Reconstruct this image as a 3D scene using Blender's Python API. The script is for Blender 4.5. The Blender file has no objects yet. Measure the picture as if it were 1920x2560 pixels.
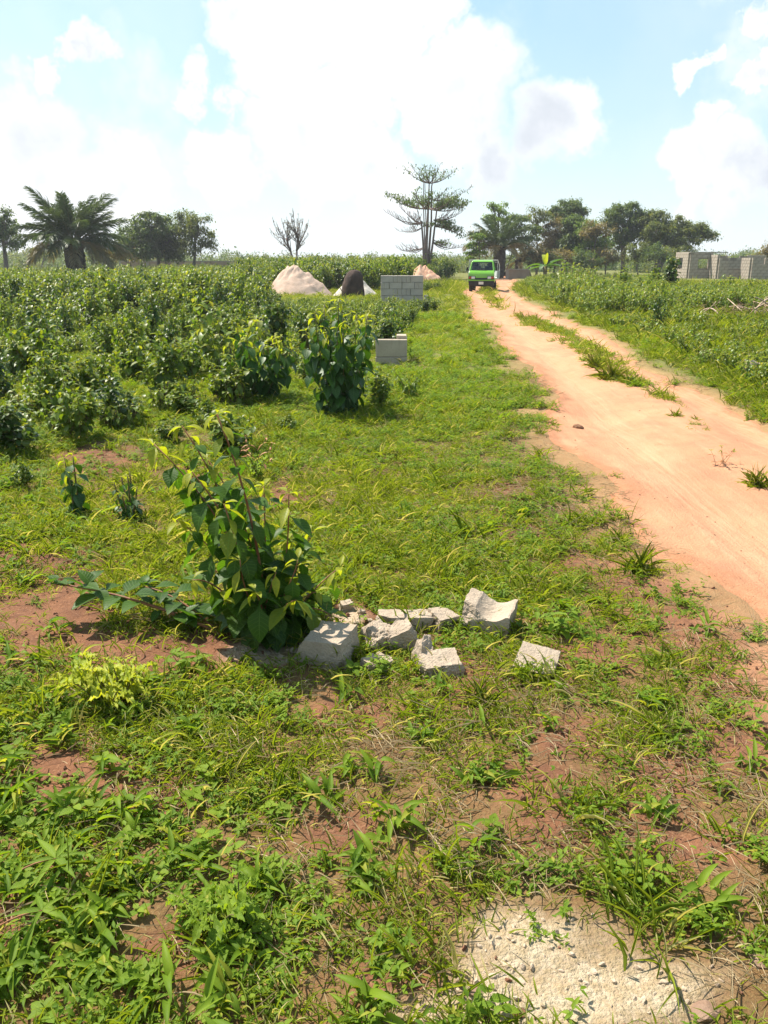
import bpy, math, random
import numpy as np
from mathutils import Vector, Matrix, noise as mnoise

sc = bpy.context.scene
C = sc.collection
R = math.radians
random.seed(7)
rng = np.random.default_rng(7)

# ------------------------------------------------------------------ camera
CAM_H, PITCH = 1.6, R(17.4)
FPX = 1280 / math.tan(R(32.5))            # focal length in photo pixels (1920 x 2560)
cd = bpy.data.cameras.new('camera'); cam = bpy.data.objects.new('camera', cd); C.objects.link(cam)
cam.location = (0, 0, CAM_H); cam.rotation_euler = (R(90) - PITCH, 0, 0)
cd.sensor_fit = 'VERTICAL'; cd.sensor_height = 24; cd.lens = 12 / math.tan(R(32.5))
cd.clip_start = 0.05; cd.clip_end = 4000
sc.camera = cam
# ------------------------------------------------------------------ view
sc.view_settings.view_transform = 'Standard'; sc.view_settings.look = 'None'
sc.view_settings.exposure = 1.05; sc.view_settings.gamma = 1
sc.view_settings.use_curve_mapping = False
sc.cycles.max_bounces = 4; sc.cycles.diffuse_bounces = 2; sc.cycles.glossy_bounces = 2
sc.cycles.transmission_bounces = 3; sc.cycles.transparent_max_bounces = 4
# ------------------------------------------------------------------ sun
SUN_EL = R(56)
SUN_TO = Vector((-0.80, 0.60, 0)).normalized()        # horizontal direction towards the sun
sun_vec = Vector((SUN_TO.x * math.cos(SUN_EL), SUN_TO.y * math.cos(SUN_EL), math.sin(SUN_EL)))
sd = bpy.data.lights.new('sun', 'SUN'); sd.energy = 5.0; sd.angle = R(0.6); sd.color = (1.0, 0.93, 0.82)
so = bpy.data.objects.new('sun', sd); C.objects.link(so)
so.rotation_euler = sun_vec.to_track_quat('Z', 'Y').to_euler(); so.location = (-20, 15, 40)

def raydir(px, py):
    a = (px - 960) / FPX; b = (1280 - py) / FPX
    return Vector((a, math.cos(PITCH) + b * math.sin(PITCH), -math.sin(PITCH) + b * math.cos(PITCH)))
def G(px, py):                             # photo pixel -> point on level ground
    d = raydir(px, py); t = CAM_H / -d.z
    return Vector((d.x * t, d.y * t, 0))
def W(px, py, y):                          # photo pixel -> point at distance y
    d = raydir(px, py); t = y / d.y
    return Vector((d.x * t, y, CAM_H + d.z * t))

# ------------------------------------------------------------------ world: sky with clouds
world = bpy.data.worlds.new('World'); sc.world = world; world.use_nodes = True
nt = world.node_tree; nt.nodes.clear()
def nd(tree, typ, **kw):
    n = tree.nodes.new(typ)
    for k, v in kw.items():
        if k == 'inp':
            for i, val in v.items():
                s = n.inputs[i]
                if hasattr(val, 'is_linked') or isinstance(val, bpy.types.NodeSocket): tree.links.new(val, s)
                else: s.default_value = val
        else: setattr(n, k, v)
    return n
def math_n(tree, op, a, b=None, c=None, clamp=False):
    n = nd(tree, 'ShaderNodeMath', operation=op); n.use_clamp = clamp
    for i, v in enumerate((a, b, c)):
        if v is None: continue
        if isinstance(v, bpy.types.NodeSocket): tree.links.new(v, n.inputs[i])
        else: n.inputs[i].default_value = v
    return n.outputs[0]
def mixc(tree, fac, a, b, blend='MIX'):
    n = nd(tree, 'ShaderNodeMix', data_type='RGBA', blend_type=blend); n.clamp_factor = True
    for i, v in ((0, fac), (6, a), (7, b)):
        if isinstance(v, bpy.types.NodeSocket): tree.links.new(v, n.inputs[i])
        elif i and len(v) == 3: n.inputs[i].default_value = (*v, 1)
        else: n.inputs[i].default_value = v
    return n.outputs[2]
def maprange(tree, v, a, b, c=0.0, d=1.0, smooth=True):
    n = nd(tree, 'ShaderNodeMapRange'); n.interpolation_type = 'SMOOTHSTEP' if smooth else 'LINEAR'
    tree.links.new(v, n.inputs[0])
    for i, x in enumerate((a, b, c, d)): n.inputs[i + 1].default_value = x
    return n.outputs[0]
def noise_n(tree, vec, scale, detail=4, rough=0.55, w=None, out=0):
    n = nd(tree, 'ShaderNodeTexNoise'); n.inputs['Scale'].default_value = scale
    n.inputs['Detail'].default_value = detail; n.inputs['Roughness'].default_value = rough
    if vec is not None: tree.links.new(vec, n.inputs['Vector'])
    return n.outputs[out]

sky = nd(nt, 'ShaderNodeTexSky', sky_type='NISHITA'); sky.sun_disc = False
sky.sun_elevation = SUN_EL; sky.sun_rotation = math.atan2(SUN_TO.x, SUN_TO.y)
sky.air_density = 1.0; sky.dust_density = 1.2; sky.ozone_density = 1.0
tc = nd(nt, 'ShaderNodeTexCoord'); dirv = tc.outputs['Generated']
sx = nd(nt, 'ShaderNodeSeparateXYZ', inp={0: dirv})
wob = noise_n(nt, dirv, 9, 6, 0.62, out=1)
w1 = nd(nt, 'ShaderNodeVectorMath', operation='SUBTRACT', inp={0: wob, 1: (0.5, 0.5, 0.5)})
w2 = nd(nt, 'ShaderNodeVectorMath', operation='SCALE', inp={0: w1.outputs[0]}); w2.inputs['Scale'].default_value = 0.16
pv = nd(nt, 'ShaderNodeVectorMath', operation='ADD', inp={0: dirv, 1: w2.outputs[0]}).outputs[0]
CLOUDS = [(10,335,215),(270,470,170),(100,480,200),(205,140,75),(140,190,70),(470,245,95),(620,270,90),
          (560,30,110),(720,40,200),(960,40,210),(1090,40,110),(740,160,110),(900,130,120),(780,340,200),(930,420,160),(930,245,130),(850,260,110),
          (1170,240,200),(1380,320,140),(1060,270,120),(1010,200,120),(560,420,150),
          (1740,390,130),(1860,420,120),(1690,440,100),(1800,310,70),(1755,130,58),(1905,180,60),(1915,30,70),(1240,380,120)]
acc = None
for px, py, r in CLOUDS:
    d = raydir(px, py).normalized()
    dist = nd(nt, 'ShaderNodeVectorMath', operation='DISTANCE', inp={0: pv, 1: tuple(d)}).outputs['Value']
    v = math_n(nt, 'MULTIPLY_ADD', dist, -FPX / (r * 0.67), 1.0)
    acc = v if acc is None else math_n(nt, 'MAXIMUM', acc, v)
big = noise_n(nt, dirv, 3.2, 5, 0.55)
vb = math_n(nt, 'MULTIPLY_ADD', big, 2.2, -1.38)
acc = math_n(nt, 'MAXIMUM', acc, vb)
det = noise_n(nt, dirv, 16, 6, 0.6)
den = math_n(nt, 'ADD', acc, math_n(nt, 'MULTIPLY_ADD', det, 0.7, -0.35))
cmask = maprange(nt, den, -0.16, 0.42)
veil = math_n(nt, 'MULTIPLY', maprange(nt, noise_n(nt, dirv, 2.4, 5, 0.6), 0.42, 0.8), 0.35)
cmask = math_n(nt, 'MAXIMUM', cmask, veil)
hz = math_n(nt, 'POWER', math_n(nt, 'SUBTRACT', 1.0, math_n(nt, 'ABSOLUTE', sx.outputs[2]), clamp=True), 9)
hz = math_n(nt, 'MULTIPLY', hz, 0.8)
skyc = mixc(nt, 1.0, sky.outputs[0], (1.05, 1.12, 1.08), 'MULTIPLY')
skyc = mixc(nt, 0.5, skyc, (3.2, 5.2, 6.6))
skyc = mixc(nt, hz, skyc, (6.6, 7.0, 7.1))
shade = maprange(nt, math_n(nt, 'ADD', noise_n(nt, dirv, 5.5, 4, 0.5), math_n(nt, 'MULTIPLY', den, 0.25)), 0.47, 0.85)
cl = mixc(nt, shade, (7.4, 7.5, 7.6), (4.7, 5.0, 5.5))
colr = mixc(nt, cmask, skyc, cl)
bg = nd(nt, 'ShaderNodeBackground', inp={0: colr, 1: 0.080})
nd(nt, 'ShaderNodeOutputWorld', inp={0: bg.outputs[0]})

# ------------------------------------------------------------------ numeric noise
def _hash(ix, iy, seed):
    n = (ix.astype(np.int64) * 374761393 + iy.astype(np.int64) * 668265263 + seed * 1442695041) & 0xFFFFFFFF
    n = ((n ^ (n >> 13)) * 1274126177) & 0xFFFFFFFF
    n = n ^ (n >> 16)
    return (n & 0xFFFF) / 65535.0
def vnoise(x, y, seed=0):
    x = np.asarray(x, float); y = np.asarray(y, float)
    ix = np.floor(x); iy = np.floor(y); fx = x - ix; fy = y - iy
    fx = fx * fx * (3 - 2 * fx); fy = fy * fy * (3 - 2 * fy)
    a = _hash(ix, iy, seed); b = _hash(ix + 1, iy, seed); c = _hash(ix, iy + 1, seed); d = _hash(ix + 1, iy + 1, seed)
    return (a * (1 - fx) + b * fx) * (1 - fy) + (c * (1 - fx) + d * fx) * fy
def fbm(x, y, seed=0, oct=4):
    s = 0; a = 0.5; t = 0
    for i in range(oct):
        s = s + a * vnoise(np.asarray(x) * 2**i, np.asarray(y) * 2**i, seed + i); t += a; a *= 0.5
    return s / t
def sstep(x, a, b):
    t = np.clip((x - a) / (b - a), 0, 1); return t * t * (3 - 2 * t)

# ------------------------------------------------------------------ the track and the ground relief
LE = np.array([(2.0, -12), (1.86, 0), (1.77, 3.38), (1.66, 4.0), (1.6, 5.3), (1.6, 6.0), (1.56, 6.7), (1.6, 7.35), (1.76, 8.3), (1.95, 10.05), (2.31, 14.23), (2.52, 19.15), (3.03, 27.8), (4.1, 42.7), (6.3, 60), (9, 80), (16, 120)])
RE = np.array([(4.3, -12), (4.15, 0), (4.1, 5), (4.03, 8.33), (4.17, 9.6), (4.21, 10.7), (4.14, 12.1), (4.45, 14.9), (4.77, 18.1), (5.28, 24.8), (6.02, 36.8), (6.9, 45), (9.4, 60), (12.6, 80), (20, 120)])
def roadx(y):
    return np.interp(y, LE[:, 1], LE[:, 0]), np.interp(y, RE[:, 1], RE[:, 0])
def roadd(x, y):                            # >0 inside the track, metres from its edge
    x = np.asarray(x, float); y = np.asarray(y, float)
    a, b = roadx(y)
    wob = (fbm(x * 1.1, y * 0.8, 31, 4) - 0.5) * 0.75
    wob2 = (fbm(x * 1.1, y * 0.8, 37, 4) - 0.5) * 0.75
    return np.minimum(x - a + wob, b - x + wob2)
def strip(x, y):                            # grass strip between the wheel ruts, 0..1
    a, b = roadx(y); t = (np.asarray(x) - a) / (b - a)
    c = np.interp(y, [7, 9, 11, 13, 18, 25, 32, 42, 60], [.60, .68, .70, .72, .70, .50, .45, .45, .45])
    hw = np.interp(y, [6.9, 7.2, 9, 9.8, 10.6, 11.5, 13, 17, 21, 25, 27, 30, 34, 40, 60], [0, 0, .04, .05, .08, .17, .19, .17, .14, .10, .05, .05, .10, .14, .15])
    n = (fbm(np.asarray(x) * 2.2, np.asarray(y) * 1.5, 91, 3) - 0.5) * 0.24
    return sstep(hw + n - np.abs(t - c), -0.02, 0.08) * (hw > 0.01)
def pix(x, y):                              # ground point -> photo pixel
    x = np.asarray(x, float); y = np.asarray(y, float)
    dz = -CAM_H
    dep = y * math.cos(PITCH) - dz * math.sin(PITCH); up = y * math.sin(PITCH) + dz * math.cos(PITCH)
    dep = np.maximum(dep, 0.05)
    return 960 + FPX * x / dep, 1280 - FPX * up / dep
def blobs(x, y, lst):
    px, py = pix(x, y); m = np.zeros_like(px)
    for cx, cy, rx, ry in lst:
        m = np.maximum(m, np.exp(-(((px - cx) / rx)**2 + ((py - cy) / ry)**2)))
    return m
BARE = [(60,1400,170,50),(120,1560,170,120),(330,1640,160,60),(180,1960,150,70),(330,1990,130,60),(60,2300,60,60),(500,1640,140,50),(330,1270,90,40),(250,1150,120,40),
        (1700,1560,120,40),(1460,1650,90,40),(1850,1680,80,80),(1450,1400,110,28),(1620,1460,90,26),(1330,1960,90,40),(1270,1230,60,25),(880,1790,80,30),
        (1430,1850,80,40),(850,2080,70,40),(1850,1850,90,60),(1560,2060,120,40),(1740,2120,110,40),(1660,1940,110,45),(1380,2080,80,40),(1180,1700,60,40),(900,1540,70,35),(1330,1330,60,25),(720,1230,40,30),(980,2450,70,40),(430,2380,60,40),(480,1180,40,30)]
GRAV = [(1330,2370,210,110),(1480,2480,280,130),(1180,2530,190,80),(1640,2480,200,90),(1250,2450,150,90)]
RUB = [(650,1640,90,28),(880,1540,50,22),(700,1655,60,18)]
def bare(x, y):
    return blobs(x, y, BARE)
def hgt(x, y):
    x = np.asarray(x, float); y = np.asarray(y, float)
    d = np.hypot(x, y)
    h = (fbm(x * 0.35, y * 0.35, 3, 3) - 0.5) * 0.16 + (fbm(x * 1.6, y * 1.6, 8, 3) - 0.5) * 0.06
    h = h * sstep(d, 0.5, 6)
    near = 1 - sstep(d, 9, 14)
    h = h + (fbm(x * 9, y * 9, 12, 3) - 0.5) * 0.034 * near
    rd = roadd(x, y)
    ins = sstep(rd, -0.15, 0.35)
    a, b = roadx(y); t = (x - a) / (b - a)
    ruts = -0.055 * (np.exp(-((t - .27) / .11)**2) + np.exp(-((t - .88) / .11)**2)) + 0.02 * np.exp(-((t - .62) / .12)**2)
    hr = (fbm(x * 0.35, y * 0.35, 3, 3) - 0.5) * 0.16 * sstep(d, 0.5, 6) + (fbm(x * 2.2, y * 1.0, 55, 4) - 0.5) * 0.05 + (fbm(x * 8, y * 8, 56, 3) - 0.5) * 0.014 * near - 0.05 + ruts
    return h * (1 - ins) + hr * ins
def hz1(x, y): return float(hgt(np.array([x]), np.array([y]))[0])
def on(p, dz=0.0): return Vector((p[0], p[1], hz1(p[0], p[1]) + dz))

# ------------------------------------------------------------------ mesh builder
class MB:
    def __init__(s): s.v = []; s.q = []; s.t = []; s.uv = []; s.yg = []; s.n = 0; s.qm = []; s.tm = []
    def add(s, v, q=None, t=None, uv=None, yg=0.0, m=0):
        v = np.asarray(v, float).reshape(-1, 3)
        if q is not None and len(q): q = np.asarray(q, int).reshape(-1, 4) + s.n; s.q.append(q); s.qm.append(np.full(len(q), m))
        if t is not None and len(t): t = np.asarray(t, int).reshape(-1, 3) + s.n; s.t.append(t); s.tm.append(np.full(len(t), m))
        s.v.append(v); s.uv.append(np.zeros((len(v), 2)) if uv is None else np.asarray(uv, float).reshape(-1, 2))
        s.yg.append(np.broadcast_to(np.asarray(yg, float), (len(v),)).copy())
        s.n += len(v)
    def mesh(s, name, mats, smooth=True, attrs=None):
        me = bpy.data.meshes.new(name)
        V = np.concatenate(s.v) if s.v else np.zeros((0, 3))
        Q = np.concatenate(s.q) if s.q else np.zeros((0, 4), int); T = np.concatenate(s.t) if s.t else np.zeros((0, 3), int)
        me.vertices.add(len(V)); me.vertices.foreach_set('co', V.astype(np.float32).ravel())
        idx = np.concatenate([Q.ravel(), T.ravel()]).astype(np.int32)
        me.loops.add(len(idx)); me.loops.foreach_set('vertex_index', idx)
        st = np.concatenate([np.arange(len(Q)) * 4, len(Q) * 4 + np.arange(len(T)) * 3]).astype(np.int32)
        me.polygons.add(len(st)); me.polygons.foreach_set('loop_start', st)
        me.polygons.foreach_set('use_smooth', np.full(len(st), smooth))
        mi = np.concatenate((s.qm if len(Q) else []) + (s.tm if len(T) else [])) if len(st) else np.zeros(0)
        me.polygons.foreach_set('material_index', mi.astype(np.int32))
        uv = np.concatenate(s.uv)
        if uv.any():
            ul = me.uv_layers.new(name='UVMap'); ul.data.foreach_set('uv', uv[idx].astype(np.float32).ravel())
        yg = np.concatenate(s.yg)
        a = me.attributes.new('young', 'FLOAT', 'POINT'); a.data.foreach_set('value', yg.astype(np.float32))
        for k, val in (attrs or {}).items():
            a = me.attributes.new(k, 'FLOAT', 'POINT'); a.data.foreach_set('value', np.asarray(val, np.float32))
        for m in (mats if isinstance(mats, (list, tuple)) else [mats]): me.materials.append(m)
        me.update(); me.validate(clean_customdata=False)
        return me
    def build(s, name, mats, parent=None, smooth=True, loc=None, attrs=None):
        return obj(name, s.mesh(name, mats, smooth, attrs), parent, loc)
def obj(name, me, parent=None, loc=None, col=None):
    o = bpy.data.objects.new(name, me); (col or C).objects.link(o)
    if parent: o.parent = parent
    if loc is not None: o.location = loc
    return o
def tag(o, label=None, cat=None, group=None, kind=None):
    if label: o['label'] = label
    if cat: o['category'] = cat
    if group: o['group'] = group
    if kind: o['kind'] = kind
    return o
def empty(name, loc, label=None, cat=None, group=None, rz=0):
    o = bpy.data.objects.new(name, None); C.objects.link(o); o.location = loc; o.rotation_euler = (0, 0, rz)
    o.empty_display_size = 0.1
    return tag(o, label, cat, group)

def unit(a):
    a = np.asarray(a, float); return a / np.maximum(np.linalg.norm(a, axis=-1, keepdims=True), 1e-9)
def leaf_tpl(n, prof, droop=0.6, fold=0.25, petiole=0.0, wavy=0.0, seed=0):
    """unit leaf: x along, y across (+-1 = full half width), z up; returns verts, quads, uv"""
    r = np.random.default_rng(seed)
    ts = np.linspace(0, 1, n + 1); pos = [(0.0, 0.0)]
    for i in range(n):
        th = -droop * (ts[i] + ts[i + 1]) / 2
        pos.append((pos[-1][0] + math.cos(th) / n, pos[-1][1] + math.sin(th) / n))
    v = []; uv = []
    for i, t in enumerate(ts):
        if t < petiole: w = 0.035
        else: w = max(prof((t - petiole) / (1 - petiole)), 0.012)
        x, z = pos[i]
        wv = wavy * (math.sin(i * 2.4 + seed) * 0.5 + (r.random() - .5)) * w
        v += [(x, -w, z + fold * w * 0.5 + wv), (x, 0, z), (x, w, z + fold * w * 0.5 - wv)]
        uv += [(0, t), (0.5, t), (1, t)]
    q = []
    for i in range(n):
        a = i * 3; q += [(a, a + 3, a + 4, a + 1), (a + 1, a + 4, a + 5, a + 2)]
    return np.array(v), np.array(q), np.array(uv)
ovate = lambda t: 0.5 * math.sin(math.pi * min(1, t)**0.68)**0.9
lance = lambda t: 0.5 * math.sin(math.pi * min(1, t)**0.6)**0.8
blade = lambda t: 0.5 * (min(1, t * 6 + 0.4)) * (1 - t)**0.55
def serr(t): return ovate(t) * (1.0 if int(round(t * 12)) % 2 else 0.84)
def add_leaves(mb, tpl, pos, dr, up, L, Wd, yg=0.0, m=0):
    v, q, uv = tpl; N = len(pos); k = len(v)
    if N == 0: return
    dr = unit(dr); side = np.cross(up, dr); bad = np.linalg.norm(side, axis=1) < 1e-3
    side[bad] = (1, 0, 0); side = unit(side); upv = np.cross(dr, side)
    L = np.broadcast_to(np.asarray(L, float), (N,))[:, None, None]; Wd = np.broadcast_to(np.asarray(Wd, float), (N,))[:, None, None]
    V = np.asarray(pos)[:, None, :] + L * v[None, :, 0:1] * dr[:, None, :] + Wd * v[None, :, 1:2] * side[:, None, :] + L * v[None, :, 2:3] * upv[:, None, :]
    off = (np.arange(N) * k)[:, None, None]
    Q = (q[None] + off).reshape(-1, 4)
    y = np.broadcast_to(np.asarray(yg, float), (N,)); y = np.repeat(y, k)
    mb.add(V.reshape(-1, 3), q=Q, uv=np.tile(uv, (N, 1)), yg=y, m=m)
def add_tube(mb, pts, rad, ns=5, m=0, yg=0.0, cap=True):
    pts = np.asarray(pts, float); n = len(pts); rad = np.broadcast_to(np.asarray(rad, float), (n,))
    tan = unit(np.gradient(pts, axis=0)); ref = np.array([0.31, 0.2, 0.93]) if abs(tan[0][2]) < 0.8 else np.array([1, 0.1, 0])
    V = []
    for i in range(n):
        s = unit(np.cross(ref, tan[i])); u = np.cross(tan[i], s)
        a = np.arange(ns) * 2 * math.pi / ns
        V.append(pts[i] + rad[i] * (np.cos(a)[:, None] * s + np.sin(a)[:, None] * u))
    q = []
    for i in range(n - 1):
        for j in range(ns):
            a = i * ns + j; b = i * ns + (j + 1) % ns; q.append((a, b, b + ns, a + ns))
    t = []
    V = list(np.concatenate(V))
    if cap:
        c = len(V); V.append(pts[-1]); c0 = len(V); V.append(pts[0])
        for j in range(ns):
            t.append(((n - 1) * ns + j, (n - 1) * ns + (j + 1) % ns, c)); t.append(((j + 1) % ns, j, c0))
    uv = None
    mb.add(np.array(V), q=q, t=t, m=m, yg=yg)
def curve3(a, b, sag=(0, 0, 0), n=6):
    a = np.asarray(a, float); b = np.asarray(b, float); t = np.linspace(0, 1, n)[:, None]
    return a * (1 - t) + b * t + 4 * t * (1 - t) * np.asarray(sag, float)
def add_box(mb, lo, hi, m=0):
    x0, y0, z0 = lo; x1, y1, z1 = hi
    v = [(x0,y0,z0),(x1,y0,z0),(x1,y1,z0),(x0,y1,z0),(x0,y0,z1),(x1,y0,z1),(x1,y1,z1),(x0,y1,z1)]
    mb.add(v, q=[(0,3,2,1),(4,5,6,7),(0,1,5,4),(1,2,6,5),(2,3,7,6),(3,0,4,7)], m=m)

# ------------------------------------------------------------------ materials
def newmat(name):
    m = bpy.data.materials.new(name); m.use_nodes = True; t = m.node_tree
    for n in list(t.nodes):
        if n.type != 'OUTPUT_MATERIAL': t.nodes.remove(n)
    return m, t, [n for n in t.nodes if n.type == 'OUTPUT_MATERIAL'][0]
def leaf_mat(name, dark, light, young, trans=0.4, rough=0.42, spec=0.5, veins=False, transcol=None):
    m, t, out = newmat(name)
    geo = nd(t, 'ShaderNodeNewGeometry'); oi = nd(t, 'ShaderNodeObjectInfo')
    rr = math_n(t, 'FRACT', math_n(t, 'ADD', geo.outputs['Random Per Island'], oi.outputs['Random']))
    c = mixc(t, rr, dark, light)
    at = nd(t, 'ShaderNodeAttribute', attribute_name='young')
    c = mixc(t, at.outputs['Fac'], c, young)
    nv = noise_n(t, nd(t, 'ShaderNodeTexCoord').outputs['Object'], 14 if veins else 5, 3)
    c = mixc(t, maprange(t, nv, 0.3, 0.75, 0, 0.35), c, light)
    bumpn = None
    if veins:
        uv = nd(t, 'ShaderNodeUVMap'); s = nd(t, 'ShaderNodeSeparateXYZ', inp={0: uv.outputs[0]})
        ax = math_n(t, 'ABSOLUTE', math_n(t, 'SUBTRACT', s.outputs[0], 0.5))
        mid = maprange(t, ax, 0.012, 0.035, 1, 0)
        vv = math_n(t, 'FRACT', math_n(t, 'MULTIPLY', math_n(t, 'SUBTRACT', s.outputs[1], math_n(t, 'MULTIPLY', ax, 0.34)), 10))
        side = maprange(t, math_n(t, 'ABSOLUTE', math_n(t, 'SUBTRACT', vv, 0.5)), 0.04, 0.13, 1, 0)
        ve = math_n(t, 'MAXIMUM', mid, math_n(t, 'MULTIPLY', side, 0.6))
        c = mixc(t, math_n(t, 'MULTIPLY', ve, 0.38), c, tuple(min(1, a * 2.0 + 0.03) for a in light))
        bumpn = nd(t, 'ShaderNodeBump', inp={'Height': math_n(t, 'ADD', math_n(t, 'MULTIPLY', ve, -1), math_n(t, 'MULTIPLY', side, -0.4)), 'Strength': 0.35, 'Distance': 0.003})
    p = nd(t, 'ShaderNodeBsdfPrincipled', inp={'Base Color': c, 'Roughness': rough, 'Specular IOR Level': spec})
    tcol = mixc(t, 1.0, c, transcol or (1.55, 1.45, 0.55), 'MULTIPLY')
    tr = nd(t, 'ShaderNodeBsdfTranslucent', inp={'Color': tcol})
    if bumpn: t.links.new(bumpn.outputs[0], p.inputs['Normal']); t.links.new(bumpn.outputs[0], tr.inputs['Normal'])
    mx = nd(t, 'ShaderNodeMixShader', inp={0: trans, 1: p.outputs[0], 2: tr.outputs[0]})
    t.links.new(mx.outputs[0], out.inputs[0])
    return m
def plain(name, c1, c2=None, rough=0.8, scale=8.0, bump=0.0, spec=0.3, metal=0.0, detail=5, bscale=None, coat=0.0):
    m, t, out = newmat(name)
    tcn = nd(t, 'ShaderNodeTexCoord').outputs['Object']
    n = noise_n(t, tcn, scale, detail, 0.6)
    c = mixc(t, maprange(t, n, 0.3, 0.7), c1, c2 or c1)
    p = nd(t, 'ShaderNodeBsdfPrincipled', inp={'Base Color': c, 'Roughness': rough, 'Specular IOR Level': spec, 'Metallic': metal, 'Coat Weight': coat})
    if bump:
        b = nd(t, 'ShaderNodeBump', inp={'Height': noise_n(t, tcn, bscale or scale * 4, 6, 0.65), 'Strength': bump, 'Distance': 0.02})
        t.links.new(b.outputs[0], p.inputs['Normal'])
    t.links.new(p.outputs[0], out.inputs[0]); return m

M = {}
M['shrub'] = leaf_mat('shrub_leaf', (0.046, 0.100, 0.009), (0.150, 0.215, 0.018), (0.34, 0.33, 0.03), 0.46, 0.46, 0.34)
M['shrubd'] = leaf_mat('dark_shrub_leaf', (0.016, 0.050, 0.007), (0.070, 0.130, 0.013), (0.30, 0.30, 0.03), 0.36, 0.44, 0.40)
M['bigleaf'] = leaf_mat('broad_leaf', (0.028, 0.070, 0.009), (0.060, 0.125, 0.014), (0.36, 0.36, 0.03), 0.45, 0.45, 0.22, True, (1.9, 1.9, 0.5))
M['shadeleaf'] = leaf_mat('shaded_broad_leaf', (0.016, 0.050, 0.008), (0.042, 0.100, 0.013), (0.34, 0.34, 0.03), 0.26, 0.42, 0.28, True, (1.9, 1.9, 0.5))  # broad leaf darkened: shade on the columnar saplings' near side is put into the colour
M['grass'] = leaf_mat('grass_blade', (0.105, 0.165, 0.014), (0.235, 0.285, 0.028), (0.46, 0.40, 0.22), 0.47, 0.55, 0.15)
M['weed'] = leaf_mat('weed_leaf', (0.085, 0.165, 0.014), (0.195, 0.285, 0.024), (0.38, 0.36, 0.05), 0.48, 0.55, 0.15)
M['weedv'] = leaf_mat('weed_leaf_veined', (0.10, 0.18, 0.016), (0.20, 0.29, 0.026), (0.40, 0.38, 0.04), 0.48, 0.55, 0.15, True)
M['varieg'] = leaf_mat('yellow_variegated_leaf', (0.17, 0.25, 0.02), (0.40, 0.42, 0.03), (0.10, 0.18, 0.03), 0.42, 0.5, 0.2, True)
M['dry'] = leaf_mat('dry_blade', (0.36, 0.27, 0.15), (0.52, 0.43, 0.27), (0.26, 0.16, 0.08), 0.25, 0.7, 0.2, transcol=(1, 1, 1))
M['tree_a'] = leaf_mat('tree_leaf_dark', (0.045, 0.082, 0.034), (0.120, 0.170, 0.062), (0.22, 0.22, 0.07), 0.45, 0.5, 0.35)
M['tree_b'] = leaf_mat('tree_leaf_olive', (0.065, 0.095, 0.035), (0.160, 0.190, 0.065), (0.22, 0.17, 0.08), 0.45, 0.5, 0.35)
M['tree_c'] = leaf_mat('tree_leaf_light', (0.075, 0.150, 0.028), (0.170, 0.250, 0.050), (0.28, 0.30, 0.07), 0.45, 0.5, 0.35)
M['tree_d'] = leaf_mat('tree_leaf_brownish', (0.140, 0.110, 0.060), (0.230, 0.195, 0.105), (0.12, 0.14, 0.05), 0.42, 0.6, 0.25)
M['palm'] = leaf_mat('palm_leaf', (0.035, 0.080, 0.030), (0.085, 0.130, 0.045), (0.26, 0.19, 0.11), 0.25, 0.45, 0.45)
M['stem'] = plain('green_brown_stem', (0.10, 0.07, 0.03), (0.16, 0.13, 0.05), 0.7, 20)
M['stem_red'] = plain('red_brown_stem', (0.20, 0.075, 0.04), (0.26, 0.12, 0.06), 0.6, 20)
M['bark'] = plain('grey_bark', (0.085, 0.070, 0.062), (0.17, 0.14, 0.12), 0.9, 3, 0.4)
M['bark_red'] = plain('red_grey_bark', (0.13, 0.085, 0.075), (0.20, 0.15, 0.13), 0.9, 1.2, 0.3)
M['palmbark'] = plain('palm_bark', (0.040, 0.030, 0.026), (0.085, 0.065, 0.055), 0.95, 5, 0.5)
M['deadwood'] = plain('dead_wood', (0.35, 0.24, 0.16), (0.52, 0.40, 0.30), 0.85, 6, 0.3)
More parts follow.
